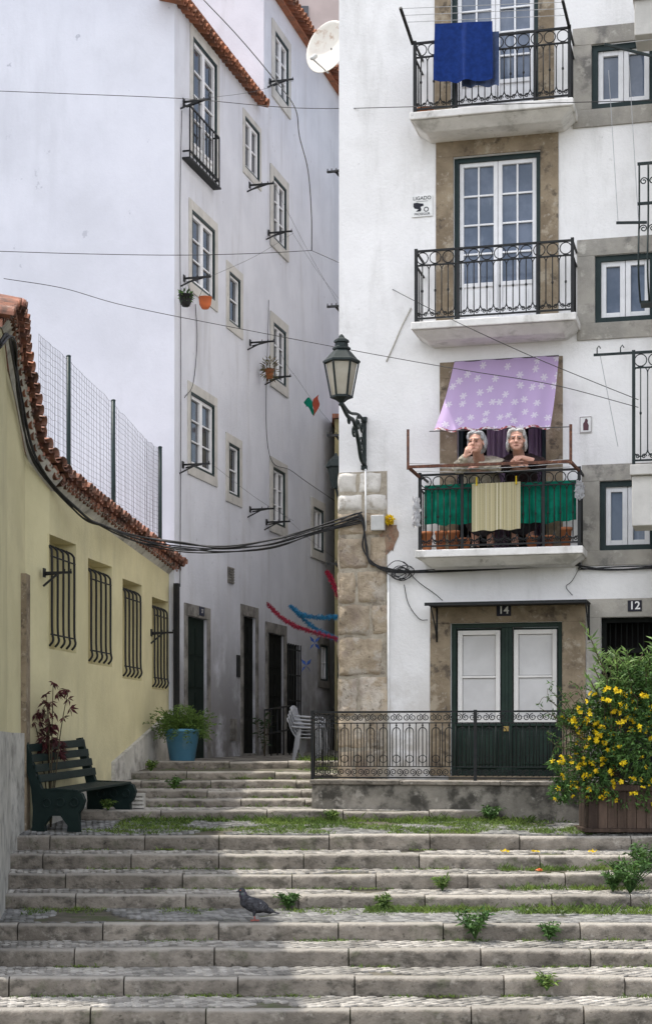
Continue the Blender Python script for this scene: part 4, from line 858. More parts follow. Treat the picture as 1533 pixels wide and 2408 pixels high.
# ------------------------------------------------------------ women
def hand(mb,L,wr,d,up,sd,curl=.5):
    d=Vector(d).normalized();up=Vector(up);up=(up-d*up.dot(d)).normalized();s=d.cross(up)*sd
    def T(a,b,c): return L(wr+d*a+s*b+up*c)
    mb.cap(T(0,0,0),T(.07,0,0),.026,.034)
    for k,l in enumerate((.065,.075,.07,.055)):
        y=(k-1.5)*.020;mb.chain([T(.075,y,0),T(.075+l*.5,y*1.1,-.01*curl),T(.075+l*(1-.25*curl),y*1.15,-.045*curl)],[.0105,.0095,.008])
    mb.chain([T(.02,-.03,0),T(.05,-.054,-.005),T(.085,-.052,-.015)],[.014,.011,.009])
def woman(label,px,py,top,hair,hairlong,armsfn,turn,bulk=1.0,hs=1.17,ho=.62):
    u,zh=RW.uz(px,py,ho);zf=bL[2]
    L=lambda v:RW.p(u+v[0],v[2],v[1]);E=lambda mb,c,r:mb.ell(L(c),r,RW.B)
    ct_,st_=math.cos(turn),math.sin(turn)
    hB=(RW.u*ct_+RW.n*st_,RW.n*ct_-RW.u*st_,Z);hc=L((0,ho,zh))
    def H(mb,c,r): mb.ell(hc+(hB[0]*c[0]+hB[1]*c[1]+Z*c[2])*hs,tuple(x*hs for x in r),hB)
    t=thing('person',label,'person',RW.p(u,zf,.2));mb=MB();hz=zh
    H(mb,(0,-.02,.03),(.077,.090,.085));H(mb,(0,.010,-.040),(.068,.066,.062));H(mb,(0,.042,-.085),(.042,.036,.026))
    H(mb,(0,.088,-.008),(.012,.018,.03));H(mb,(0,.100,-.030),(.019,.019,.014));H(mb,(0,.066,.030),(.055,.018,.012))
    for s in (-1,1): H(mb,(s*.042,.052,-.032),(.027,.022,.024));H(mb,(s*.081,-.01,-.01),(.011,.022,.032));H(mb,(s*.034,.056,-.066),(.018,.016,.022))
    H(mb,(0,.072,-.064),(.026,.012,.008))
    mb.cap(L((0,ho-.05,hz-.06)),L((0,.38,hz-.17)),.062,.07)
    E(mb,(0,.30,hz-.24),(.165*bulk,.10,.11));E(mb,(0,.2,hz-.44),(.155*bulk,.11,.2));E(mb,(0,.12,zf+.74),(.175*bulk,.13,.16))
    for s in (-1,1): mb.chain([L((s*.09,.11,zf+.7)),L((s*.09,.13,zf+.4)),L((s*.09,.08,zf+.06))],[.085,.06,.042]);mb.cap(L((s*.09,.06,zf+.045)),L((s*.10,.22,zf+.035)),.04,.033)
    arms=armsfn(hz,ho)
    for A in arms:
        mb.chain([L(A['sh']),L(A['el']),L(A['wr'])],[.05,.045,.030]);hand(mb,L,Vector(A['wr']),A['d'],A['up'],A['sd'],A['c'])
    body=remesh(mb,'body',mSkin,t,.006,2)
    c=MB()
    E(c,(0,.31,hz-.215),(.195*bulk,.12,.095));E(c,(0,.22,hz-.39),(.20*bulk,.15,.2));E(c,(0,.14,zf+.78),(.2*bulk,.155,.14));c.cap(L((-.12*bulk,.34,hz-.172)),L((.12*bulk,.34,hz-.172)),.062,.062)
    for A in arms:
        a,b,w=Vector(A['sh']),Vector(A['el']),Vector(A['wr']);cu=b+(w-b)*A.get('cuff',.8);c.chain([L(a),L(b),L(cu)],[.088*bulk,.073*bulk,.050])
    remesh(c,'cardigan' if top is mCardi else 'sweater',top,body,.008,2,.03,.035)
    c=MB();E(c,(0,.40,hz-.19),(.06,.04,.04));remesh(c,'collar',mBlouse if top is mCardi else top,body,.008,3)
    c=MB();c.chain([L((0,.12,zf+.78)),L((0,.13,zf+.42))],[.19,.23]);remesh(c,'skirt',mSkirtC,body,.012,3,.02,.06)
    c=MB()
    for s in (-1,1): c.cap(L((s*.09,.06,zf+.047)),L((s*.10,.23,zf+.037)),.047,.04)
    remesh(c,'shoes',mShoe,body,.01,2)
    h=MB();H(h,(0,-.045,.046),(.089,.088,.080));H(h,(0,-.075,-.02),(.088,.06,.09))
    H(h,(-.036,.010,.092),(.050,.055,.024));H(h,(.038,.010,.090),(.050,.055,.024))
    for s in (-1,1):
        H(h,(s*.084,-.032,-hairlong*.5),(.020,.042,.06+hairlong));H(h,(s*.074,.014,.056),(.020,.034,.040))
        if hairlong>.02: H(h,(s*.090,-.012,-.05),(.018,.032,.052))
    remesh(h,'hair',hair,body,.006,2,.014,.02)
    e=MB()
    for s in (-1,1): H(e,(s*.032,.073,.002),(.013,.008,.005))
    build(e,'eyes',mEye,body);e=MB();H(e,(0,.083,-.064),(.022,.005,.0045));build(e,'mouth',mLip,body)
    e=MB()
    for s in (-1,1): H(e,(s*.033,.080,.022),(.016,.005,.003))
    build(e,'eyebrows',mHair,body)
    return t
zr=bL[3]+.03
def armsA(hz,ho):
    return [dict(sh=(-.17,.31,hz-.22),el=(-.21,.53,zr+.045),wr=(-.115,ho+.08,hz-.17),d=(.38,.12,.92),up=(-.3,.9,.1),sd=1,c=.9,cuff=.85),
            dict(sh=(.18,.31,hz-.22),el=(.27,.50,zr+.045),wr=(.04,.63,zr+.035),d=(-.97,.1,-.05),up=(0,.3,1),sd=-1,c=.6,cuff=.92)]
def armsB(hz,ho):
    return [dict(sh=(-.16,.31,hz-.22),el=(-.2,.5,zr+.04),wr=(.0,.63,zr+.04),d=(.95,.1,-.05),up=(0,.4,1),sd=1,c=.6,cuff=.6),
            dict(sh=(.17,.31,hz-.22),el=(.27,.50,zr+.05),wr=(.06,.60,zr+.115),d=(-.95,.15,-.15),up=(0,.4,1),sd=-1,c=.6,cuff=.3)]
woman('person in beige cardigan leaning on the balcony railing with hand at mouth',1119,1041,mCardi,mHair,.005,armsA,.2,1.15)
woman('person in dark brown sweater leaning with folded arms on the balcony railing',1214,1035,mSweat,mHairB,.035,armsB,-.1)
# ------------------------------------------------------------ bench
bq=V(-3.20,17.95,gz(18));ba=V(.27,.963,0).normalized();bf=V(ba.y,-ba.x,0)
be=thing('park_bench','dark green slatted park bench with cast end frames by the yellow wall','bench',bq)
BL=1.5
def bp(a,f,z): return bq+ba*a+bf*f+Z*(z+.045*a*.9)
m=MB()
for k in range(5): f=.16+k*.092;m.hexa([bp(a,f+df_,z) for z in (.415,.445) for a,df_ in ((0,-.036),(BL,-.036),(BL,.036),(0,.036))])
build(m,'seat',mBench,be,bev=.008)
m=MB()
for k in range(4):
    z=.52+k*.11;f=.10-.045*k;m.hexa([bp(a,f+d_-.015*e,z+zz) for zz,e in ((0,0),(.085,1)) for a,d_ in ((0,0),(BL,0),(BL,.028),(0,.028))])
build(m,'backrest',mBench,be,bev=.008)
def prism(mb,prof,a0,a1):
    n=len(prof);vs=[bp(a0,f,z) for f,z in prof]+[bp(a1,f,z) for f,z in prof];mb.add(vs,[tuple(range(n)),tuple(range(2*n-1,n-1,-1))]+[(k,(k+1)%n,n+(k+1)%n,n+k) for k in range(n)])
for a in (.0,BL-.06):
    m=MB();prism(m,[(-.10,.94),(-.05,.95),(.06,.62),(.13,.45),(.5,.44),(.6,.40),(.63,.33),(.60,.24),(.56,.2),(.57,.0),(.44,.0),(.45,.06),(.36,.17),(.24,.17),(.16,.06),(.17,.0),(.03,.0),(.04,.22),(.02,.45),(-.06,.75)],a,a+.06)
    e=build(m,'end_frame',mBench,be,bev=.006)
    m=MB()
    for f,z in ((.52,.31),(.2,.30),(.36,.31)):
        for sgn in (-.004,.064): m.tube([bp(a+sgn,f+.045*math.cos(2*math.pi*i/14),z+.045*math.sin(2*math.pi*i/14)) for i in range(14)],.009,5,True)
    build(m,'roundel',mBench,e)
q=P(321,1898,19.5);q.z=gz(19.5);m=MB()
for k in range(4): m.box(q.x-.09,q.x+.09,q.y-.02,q.y,q.z+.005+.047*k,q.z+.03+.047*k)
for k in range(5): x=q.x-.09+.04*k;m.box(x,x+.02,q.y+.001,q.y+.02,q.z,q.z+.18)
m.box(q.x-.09,q.x+.09,q.y+.022,q.y+.2,q.z,q.z+.175);build(m,'vent_block',mSkirt,label='small pale slotted block beside the far end of the bench',cat='block')
# ------------------------------------------------------------ plants
pb=P(429,1784,22.75);pb.z=gz(22.75);t=thing('potted_fern','bushy green fern in a pale blue plastic pot at the stair top','plant',pb)
m=MB();m.lathe([(.17,0),(.235,.40),(.25,.40),(.25,.44),(.225,.44),(.215,.38),(.001,.37)],pb,24);build(m,'pot',mPotB,t)
m=MB()
for i in range(230):
    g=rr(0,6.28);L=rr(.15,.44);up=rr(.5,1.7);p=pb+V(rr(-.12,.12),rr(-.12,.12),.38);dv=V(math.cos(g),math.sin(g),0);dr=rr(.25,.75)
    q=[p+dv*(L*k/6)+Z*(up*.26*(k/6)-.34*dr*(k/6)**2) for k in range(7)]
    for k in range(1,7):
        for s in (-1,1):
            for _ in range(2): leaf(m,q[k]+rv()*.02,(q[k]-q[k-1]).normalized()+dv.cross(Z)*s*rr(.5,1.2)+Z*rr(-.1,.6),rr(.03,.065),.015)
for i in range(1700):
    v=rv();leaf(m,pb+V(v.x*.38,v.y*.3,.55+v.z*.23-.2*(v.x*v.x)),rv()+Z*.5,rr(.03,.06),.013)
build(m,'foliage',mFern,t)
def stemplant(name,label,cat,c,h,ns,spread,mt,leafL,leafW,palm=False,per=9,grp=None,st=mStem):
    t=thing(name,label,cat,c,grp);s=MB();l=MB()
    for i in range(ns):
        g=rr(0,6.28);e=c+V(math.cos(g)*spread*rr(.3,1),math.sin(g)*spread*rr(.3,1),h*rr(.6,1));md=c*.5+e*.5+V(0,0,h*.12);pts=smooth([c,md,e],5);s.tube(pts,.009 if palm else .004,5,r2=.004)
        for k in range(per):
            q=pts[min(len(pts)-1,int(len(pts)*(rr(.45 if palm else .25,1))))];dv=rv();dv.z=abs(dv.z)*.6-.1
            if palm:
                dv.z-=.6;dv.normalize();sd=dv.cross(rv()).normalized();q2=q+V(dv.x,dv.y,0)*.07
                for a in (-1.2,-.6,0,.6,1.2): leaf(l,q2,dv*math.cos(a)+sd*math.sin(a),leafL*(1-.25*abs(a)),leafW,.1)
            else: leaf(l,q,dv,leafL*rr(.6,1.1),leafW,.3)
    build(s,'stem',st,t);build(l,'leaves',mt,t);return t
mp=V(-3.04,18.35,gz(18.3));stemplant('maple_sapling','small dark red maple sapling growing behind the bench','plant',mp,1.66,9,.28,mMaple,.12,.03,True,7)
q=P(622,1720,26);stemplant('potted_plant','dark leafy plant standing beside an alley doorway','plant',V(q.x,q.y,gz(26)),.7,6,.16,mLeafD,.16,.035,False,6)
pz=P(1462,1950,18.0);pz.z=gz(18.0)
t=thing('flowering_shrub','yellow flowering shrub overflowing its wooden planter at the right','shrub',pz+Z*.5)
pl=thing('wooden_planter','square weathered brown wooden planter holding the yellow shrub','planter',pz)
W2,H2=.42,.5;m=MB()
for k in range(8):
    x=pz.x-W2+.1025*k;m.box(x+.003,x+.1,pz.y-W2*.8+rr(-.004,.004),pz.y-W2*.8+.03,pz.z+.04,pz.z+H2+rr(-.01,.01));m.box(x+.003,x+.1,pz.y+W2*.8-.03,pz.y+W2*.8,pz.z+.04,pz.z+H2)
for k in range(6):
    y=pz.y-W2*.8+.032+.098*k
    for x in (pz.x-W2,pz.x+W2-.03): m.box(x,x+.03,y,y+.095,pz.z+.04,pz.z+H2)
build(m,'boards',mWood,pl,bev=.004)
m=MB();m.box(pz.x-W2-.05,pz.x+W2+.05,pz.y-W2*.8-.05,pz.y+W2*.8+.05,pz.z,pz.z+.04);m.box(pz.x-W2-.03,pz.x+W2+.03,pz.y-W2*.8-.03,pz.y-W2*.8-.006,pz.z+H2-.06,pz.z+H2);build(m,'base',mWood,pl,bev=.006)
m=MB();m.box(pz.x-W2+.03,pz.x+W2-.03,pz.y-W2*.75,pz.y+W2*.75,pz.z+.1,pz.z+H2-.05);build(m,'soil',mEarth,pl)
cl=[(1485,1640,.32),(1455,1720,.39),(1392,1755,.25),(1518,1760,.39),(1352,1810,.18),(1322,1860,.12),(1470,1835,.29),(1545,1625,.37),(1380,1695,.18),(1400,1845,.16),(1432,1655,.22),(1335,1690,.07),(1312,1790,.09),(1440,1895,.14),(1520,1880,.16)]
l=MB();fl_=MB();s=MB();top=MB()
for px,py,r in cl:
    c=P(px,py,17.7+rr(-.1,.15))
    s.tube(smooth([pz+Z*.45+V(rr(-.2,.2),rr(-.1,.1),0),(pz+Z*.8+c)*.5,c],5),.012,5,r2=.005)
    for i in range(int(3400*r*r+420*r)+60):
        v=rv();v=v*(v.length**-.3);q=c+V(v.x*r,v.y*r*.8,v.z*r)*rr(.75,1.22)
        if noise.noise(q*5.5)<-.17: continue
        dv=v.normalized()+rv()*.8+Z*.1
        for k in range(3): leaf(l,q+rv()*.02,dv+rv()*.9,rr(.035,.075),rr(.012,.025),.3)
    nf=int((190 if px<1460 else 95)*r*r+(34 if px<1460 else 16)*r) if py>1635 else 1
    for i in range(nf):
        v=rv().normalized()*rr(.9,1.2)
        if v.y>.3: v.y=-v.y
        q=c+V(v.x*r,v.y*r*.85,v.z*r)
        if q.z>P(0,1630,17.6).z+.05: continue
        for e in range(R_.choice((1,1,1,2,3))):
            q2=q+rv()*.035;nn=(v.normalized()+rv()*.5).normalized();a=nn.cross(V(.2,.3,1)).normalized();b=nn.cross(a)
            for k in range(5): g=2*math.pi*k/5;leaf(fl_,q2,a*math.cos(g)+b*math.sin(g)+nn*.25,.035,.03,.15)
for i in range(50):
    base=P(rr(1420,1565),rr(1570,1690),17.75+rr(-.2,.2));e=base+V(rr(-.24,.14),rr(-.12,.1),rr(.12,.42));s.tube([base-Z*.2,base,e],.006,4)
    for k in range(20):
        q=base+(e-base)*rr(.1,1.05);g=rr(0,6.28);leaf(top,q,V(math.cos(g),math.sin(g),rr(.2,1.3)),rr(.09,.16),.022,.2)
for i in range(60):
    a=P(rr(1288,1430),rr(1620,1890),17.7);b=a+V(rr(-.17,.05),rr(-.1,.1),rr(-.12,.14));c0=P(1420,1780,17.8);s.tube(smooth([c0+(a-c0)*.4,a,b],4),.003,4)
    for k in range(15): q=a+(b-a)*rr(-.8,1);leaf(l,q,rv()+(b-a)*2,rr(.03,.065),.016,.2)
build(l,'leaves',mLeaf,t);build(top,'shoots',mLeafL,t);build(fl_,'flowers',mYel,t);build(s,'stem',mStem,t)
for px,py,d,mt,lab in ((1186,1997,17.25,mYel,'fallen yellow blossom farthest left on the second step'),(1256,1998,17.25,mYel,'fallen yellow blossoms in the middle of the second step'),(1394,2001,17.22,mYel,'fallen yellow blossom farthest right on the second step'),(1270,2043,16.85,mOrange,'fallen orange leaf on the third step')):
    m=MB();q=P(px,py,d);q.z=gz(d)+.012
    for i in range(12): leaf(m,q+V(rr(-.03,.03),rr(-.03,.03),0),V(rr(-1,1),rr(-1,1),rr(0,.5)),.035,.028,.2)
    build(m,'fallen_flower',mt,label=lab,cat='flower')
WD=[(1117,2208,14.9,.26,'leafy weed growing from the step edge in front of the pigeon landing'),(1040,2088,16.5,.14,'low weed at the foot of a step below the terrace'),(1480,2090,16.3,.36,'tall bushy weed on the right side of the steps'),(1440,2100,16.4,.22,'smaller weed left of the tall bushy weed'),(900,2140,16.0,.15,'flat weed at the back of the pigeon landing'),(678,2135,16.05,.17,'weed just right of the pigeon'),(1155,1918,18.9,.18,'weed at the foot of the terrace wall'),(782,1925,18.85,.14,'weed below the left end of the terrace wall'),(1515,2030,16.9,.28,'weed beside the planter on the second step'),(1290,2212,14.9,.16,'thin weed right of the leafy weed on the same step'),(355,1812,21.9,.14,'weed below the blue pot'),(1285,2330,13.8,.14,'thin weed on the lowest visible riser'),(410,1855,20.7,.16,'weed at the middle of the upper steps'),(255,1935,19.0,.13,'weed under the far end of the bench')]
for px,py,d,h,lab in WD:
    q=P(px,py,d);q.z=gz(d)-.005 if d not in (14.9,13.8) else q.z
    stemplant('weed',lab,'weed',q,h,int(9+h*60),h*.8,mLeaf if h>.15 else mGrass,.045+h*.16,.014+h*.024,False,9,'weeds on the steps',mLeaf)
gm=MB()
def tuft(x,d,h,n):
    z=gz(d)-.005
    for i in range(n):
        g=rr(0,6.28);p=V(x+rr(-.05,.05),d+rr(-.04,.04),z);L=h*rr(.5,1.1);q=p+V(math.cos(g)*L*rr(.2,.9),math.sin(g)*L*rr(.2,.9),L*rr(.3,1));w=V(rr(-1,1),rr(-1,1),0)*.005
        gm.add([p-w,p+w,(p+q)*.5+Z*L*.15+w*.7,q],[(0,1,2,3)])
for i in range(2800):
    d=DL+.14+rnd()**.8*1.28;x=rr(-2.6,3.2)
    if noise.noise(V(x*1.3,d*1.8,3))+.14*(x>-.8)>.02: tuft(x,d,rr(.02,.065),10)
for i in range(420):
    if noise.noise(V(i*.37,1,2))>-.15: tuft(rr(-2.2,3),rr(18.82,18.98),rr(.04,.12),10)
for i in range(2000):
    k=R_.choice([1,2,3,4,4,4,5,6,7,8]);d=ST[k-1][0]-.012-abs(R_.gauss(0,.025 if k!=4 else .2));x=rr(-2.9,3)
    if noise.noise(V(x*1.6,k*3.1,7))>.0: tuft(x,d,rr(.012,.05),9)
for i in range(320): d=R_.choice([17.0,16.6,16.1,15.8]);tuft(rr(1.8,3.2),d+rr(-.1,.02),rr(.03,.11),10)
for i in range(220): tuft(rr(.4,1.6),16.0+rr(-.2,.12),rr(.03,.09),10)
for i in range(160): k=R_.choice(range(6));tuft(rr(-2.3,.1),UP[k][0]-.04,rr(.03,.09),9)
for i in range(90): tuft(rr(-.35,.15),22.4+rr(-.2,1.2),rr(.05,.12),9)
build(gm,'grass',mGrass,label='grass sprouting between the cobbles and along the steps',cat='grass',kind='stuff')
# ------------------------------------------------------------ pigeon
d=15.15;pc=P(598,2165,d);pc.z=gz(d)+.004;k=1.15
t=thing('pigeon','dark grey pigeon standing on the steps','pigeon',pc)
def pp(x,y,z): return pc+V(x*k,y*k,z*k)
ti=(V(.93,0,-.36),V(0,1,0),V(.36,0,.93))
m=MB();m.ell(pp(-.005,0,.125),(.105*k,.055*k,.06*k),ti);m.ell(pp(-.06,0,.15),(.055*k,.048*k,.055*k));m.cap(pp(-.075,0,.17),pp(-.092,0,.225),.038*k,.026*k);m.ell(pp(-.098,0,.238),(.03*k,.024*k,.024*k));m.cap(pp(-.122,0,.236),pp(-.143,0,.228),.008*k,.004*k)
m.cap(pp(.07,0,.10),pp(.125,0,.075),.035*k,.022*k)
for s in (-1,1): m.cap(pp(.005,s*.025,.08),pp(.0,s*.026,.045),.018*k,.01*k)
b=remesh(m,'body',mPig,t,.005,3)
m=MB();m.ell(pp(-.088,0,.205),(.034*k,.032*k,.036*k));build(m,'neck',mPigN,b)
for s in (-1,1):
    m=MB();m.ell(pp(.02,s*.048,.13),(.10*k,.014*k,.045*k),ti);m.ell(pp(.10,s*.032,.092),(.065*k,.008*k,.018*k),ti);build(m,'wing',mPigW,b)
m=MB();m.hexa([pp(.10,-.022,.082),pp(.10,.022,.082),pp(.20,.03,.052),pp(.20,-.03,.052),pp(.10,-.022,.098),pp(.10,.022,.098),pp(.20,.03,.058),pp(.20,-.03,.058)]);build(m,'tail',mPigW,b)
for s in (-1,1):
    m=MB();m.tube([pp(0,s*.026,.05),pp(.006,s*.026,.0)],.0055*k,6)
    for a in (-.5,0,.5,3.14): m.tube([pp(.006,s*.026,.004),pp(.006-math.cos(a)*.034,s*.026+math.sin(a)*.03,.002)],.0045*k,5)
    build(m,'leg',mPink,b)
m=MB()
for s in (-1,1): m.ell(pp(-.108,s*.021,.243),(.005,.004,.005),n=8)
build(m,'eyes',mOrange,b)
# ------------------------------------------------------------ stacked plastic chairs
ch=V(-.24,23.4,gz(23.4))
def chair(c,lab):
    S=.76;t=thing('plastic_chair',lab,'chair',c,'stacked white plastic chairs');q=lambda x,y,z:c+V(x*.92+y*.25,y*.97-x*.2,z)*S
    m=MB();m.grid(lambda i,j:q((i-.5)*.44,(j-.5)*.44,.42+.015*(2*i-1)**2-.02*math.sin(math.pi*j)),10,8);o=build(m,'seat',mPlast,t);sm=o.modifiers.new('s','SOLIDIFY');sm.thickness=.012
    m=MB()
    for k in range(5): y=(k-2)*.085;m.grid(lambda i,j:q(-.20-.16*j-.03*math.sin(math.pi*j),y+(i-.5)*.055,.42+.36*j),2,6)
    m.grid(lambda i,j:q(-.355-.02*j,(i-.5)*.44,.75+.07*j-.05*(2*i-1)**2),10,3);o=build(m,'backrest',mPlast,t);sm=o.modifiers.new('s','SOLIDIFY');sm.thickness=.012
    for s in (-1,1):
        m=MB();m.tube(smooth([q(-.28,s*.23,.62),q(-.05,s*.25,.60),q(.16,s*.25,.58),q(.2,s*.235,.42)],5),.014,6);build(m,'armrest',mPlast,t)
        for x in (-1,1): m=MB();m.bar(q(x*.19,s*.2,.42),q(x*.24,s*.24,0),.045,.03);build(m,'leg',mPlast,t)
for i in range(4): chair(ch+V(.016*i,0,.05*i),('white plastic chair at the bottom of the stack','white plastic chair second from the bottom of the stack','white plastic chair second from the top of the stack','white plastic chair on top of the stack')[i])
# ------------------------------------------------------------ clothesline brackets
BR=[(432,240,'clothesline bracket beside the topmost corner balcony'),(635,192,'clothesline bracket by the topmost window behind the tiled eave'),(587,436,'clothesline bracket below the small window under the eave'),(632,548,'clothesline bracket by the second window of the rear alley house'),(433,655,'clothesline bracket below the second corner window'),(588,806,'clothesline bracket below the narrow second floor window'),(629,888,'clothesline bracket by the third window of the rear alley house'),(430,1093,'clothesline bracket below the lowest corner window'),(588,1198,'clothesline bracket below the lowest narrow window'),(627,1228,'clothesline bracket by the lowest window of the rear alley house')]
def bracket(W,u,z,lab,L=.42,s=.14):
    t=thing('clothesline_bracket',lab,'bracket',W.p(u,z),'clothesline brackets along the alley');m=MB()
    m.bar(W.p(u,z,0),W.p(u,z,L),.026,.026);m.bar(W.p(u-s,z-.15,0),W.p(u,z,L*.55),.022,.022);m.bar(W.p(u+s,z-.02,0),W.p(u,z,L*.8),.02,.02);build(m,'arm',mIron,t)
    m=MB();m.wbox(W,u-.04,u+.04,z-.05,z+.05,0,.012)
    for k in (.5,.75,.97): m.tube([W.p(u,z+.01,L*k),W.p(u,z+.04,L*k)],.007,5)
    build(m,'mount',mIron,t)
for px,py,lab in BR: u,z=AW.uz(px,py);bracket(AW,u,z,lab)
for y,lab in ((400,'clothesline bracket high on the facing house side wall'),(718,'clothesline bracket in the middle of the facing house side wall'),(1022,'clothesline bracket above the lantern bracket on the side wall'),(1325,'clothesline bracket low on the facing house side wall')):
    bracket(SW,SW.L-.35,(HY-y)*20.8/F,lab,.24,.1)
for px,py,lab in ((104,1347,'clothesline bracket across the first barred window'),(356,1488,'clothesline bracket by the last barred window')): u,z=YW.uz(px,py);bracket(YW,u,z,lab,.32,.02)
def wire(name,pts,r,mt,lab,cat,n=5,k=8):
    m=MB();m.tube(smooth(pts,k),r,n);return build(m,name,mt,label=lab,cat=cat)
def aw(px,py,o=.38): return AW.at(px,py,o)
for i,(a,b,lab) in enumerate((((472,232),(690,190),'clothesline strung between the highest alley brackets'),((496,650),(690,548),'clothesline from the second corner window to the rear house'),((497,1090),(690,1225),'clothesline from the lowest corner window to the rear house'),((645,436),(795,715),'long clothesline sloping down from under the eave'),((648,803),(690,880),'short clothesline between narrow windows'),((686,545),(796,702),'clothesline from the rear house second window'),((690,878),(796,1015),'clothesline carrying the small flag'),((650,1195),(797,1320),'clothesline low across the alley'))):
    wire('clothesline',[aw(*a),(aw(*a)+aw(*b))*.5-Z*.05,aw(*b)],.0028,mWire,lab,'clothesline',4)
q=aw(738,938)
m=MB();m.grid(lambda i,j:q+V(-.16+.16*i+.02*math.sin(j*7),0,-.02-.14*(1-j)-.1*i*(1-j)+.05*math.sin(i*5)),8,8);fg=build(m,'small_flag',mGreenC,label='crumpled green and red flag hanging on an alley clothesline',cat='flag')
m=MB();m.grid(lambda i,j:q+V(.0+.10*i+.02*math.sin(j*6)-.02*(1-j),-.01,.08*i-.34*(1-j)*(1-.25*i)),8,8);build(m,'red_half',M('red_cloth',(.35,.07,.04),None,9,.9),fg)
for px,py,mt,lab in ((483,712,mOrange,'orange basket hanging below the second corner window'),(437,706,mIron,'dark wire basket of plants hanging below the second corner window')):
    c=AW.at(px,py,.22);t=thing('hanging_basket',lab,'basket',c-Z*.08);m=MB();m.lathe([(.05,-.09),(.085,-.03),(.10,.08),(.105,.08),(.09,.06),(.05,-.07)],c,16);build(m,'basket',mt,t)
    m=MB();m.tube([c+V(-.09,0,.08),c+V(0,0,.3),c+V(.09,0,.08)],.004,4);build(m,'hanger',mWire,t)
    if mt is mIron:
        m=MB()
        for i in range(90): v=rv();leaf(m,c+Z*.05+v*.09,v+Z*.2,.07,.025)
        build(m,'leaves',mLeaf,t)
c=AW.at(634,868,.2);m=MB()
for i in range(160): v=rv();leaf(m,c+V(v.x*.12,v.y*.1,v.z*.2),v+Z*.2,.08,.02)
t=thing('hanging_plant','trailing plant in a small pot by the third rear window','plant',c);build(m,'leaves',M('dry_leaf',(.16,.11,.05),(.08,.09,.03),9,.8,island=.4),t);m=MB();m.lathe([(.05,-.16),(.08,0),(.085,0),(.06,-.02)],c,12);build(m,'pot',mTerra,t)
def tinsel(pts,mt,lab):
    m=MB();P_=smooth(pts,30)
    for q in P_:
        for k in range(14): v=rv().normalized();leaf(m,q+rv()*.02,v,rr(.03,.06),.012,.1)
    m.tube(P_,.012,5);build(m,'tinsel_garland',mt,label=lab,cat='garland')
tinsel([P(630,1421,27.5),P(665,1455,26.5),P(710,1478,25.5),P(795,1503,24)],mRed,'red tinsel garland strung across the alley')
tinsel([P(770,1345,25),P(780,1365,24.8),P(797,1405,24.5)],mRed,'short red tinsel garland hanging at the house corner')
tinsel([P(682,1426,27),P(715,1447,26),P(760,1452,25),P(798,1450,24.3)],mBlueTin,'upper blue tinsel garland across the alley')
tinsel([P(690,1432,26.8),P(730,1470,25.8),P(770,1493,24.8),P(798,1506,24.2)],mBlueTin,'lower blue tinsel garland across the alley')
for px,py,lab in ((740,1512,'upper blue paper bird hanging in the alley'),(720,1565,'lower blue paper bird hanging in the alley')):
    m=MB();c=P(px,py,25.5)
    for g in (.9,2.2,4.0,5.4): leaf(m,c,V(math.cos(g),.1,math.sin(g)),.13,.05,.1)
    build(m,'paper_bird',M('blue_paper',(.03,.08,.28),None,9,.7),label=lab,cat='decoration')
# ------------------------------------------------------------ cables
m=MB()
for k in range(6):
    j=lambda s=.025:V(rr(-s,s),rr(-s,s),rr(-s,s))
    pts=[V(ypt(14.2)+.1,14.2,ez(14.2)-.28),V(ypt(15.5)+.1,15.5,ez(15.5)-.28),V(ypt(16.5)+.1,16.5,ez(16.5)-.28),V(ypt(17.4)+.1,17.4,ez(17.4)-.3),V(ypt(18.2)+.12,18.2,ez(18.2)-.25)]+[YW.at(190,1205,.2),YW.at(250,1238,.25),P(330,1262+k*3,21.3),P(430,1278+k*4,21.2),P(530,1284+k*3,21),P(640,1268+k*4,20.8),P(740,1241+k*4,20.6),P(800,1222+k*3,20.4),RW.at(850,1207+k*4,.08)]
    m.tube(smooth([p+j() for p in pts],8),rr(.008,.012),6)
build(m,'cable_bundle',mCable,label='thick bundle of black cables sagging across the alley from the yellow house',cat='cable')
m=MB()
for k in range(5):
    j=lambda s=.02:RW.u*rr(-s,s)+Z*rr(-s,s)
    pts=[RW.at(800+k*8,1222,.08),RW.at(845,1206+k*5,.09),RW.at(856,1240,.08),RW.at(853+k*3,1290,.08),RW.at(872,1322,.08),RW.at(905,1338,.06),RW.at(950,1345,.05),RW.at(1060,1340,.05),RW.at(1200,1334,.05),RW.at(1350,1326,.05),RW.at(1366,1335,.05),RW.at(1440,1337,.05),RW.at(1560,1333,.05)]
    m.tube(smooth([p+j() for p in pts],8),rr(.006,.010),5)
for k in range(7):
    u,z=RW.uz(945+rr(-12,12),1345+rr(-8,8),.06);r=rr(.07,.13);m.tube([RW.p(u+math.cos(i*.45)*r*(1+.2*math.sin(i)),z+math.sin(i*.45)*r*.8,.05+.004*k) for i in range(17)],.005,5)
m.tube(smooth([RW.at(950,1375,.04),RW.at(960,1420,.03),RW.at(985,1455,.03),RW.at(1005,1458,.03)],6),.005,5)
m.tube(smooth([RW.at(960,1345,.04),RW.at(985,1370,.04),RW.at(1020,1395,.03),RW.at(1040,1412,.1)],6),.005,5)
m.tube(smooth([RW.at(1364,1330,.04),RW.at(1345,1365,.03),RW.at(1330,1380,.03),RW.at(1345,1400,.03)],6),.004,5)
build(m,'cable_bundle',mCable,label='tangled black cables running along the white facade below the balcony',cat='cable')
wire('overhead_wire',[P(475,-5,24.5),P(560,85,24),P(640,180,23.5),P(693,252,23),P(704,320,22.8),P(724,400,22.5),P(732,500,22.2),P(733,588,22)],.008,mCable,'twisted black wire hanging down between the houses','wire')
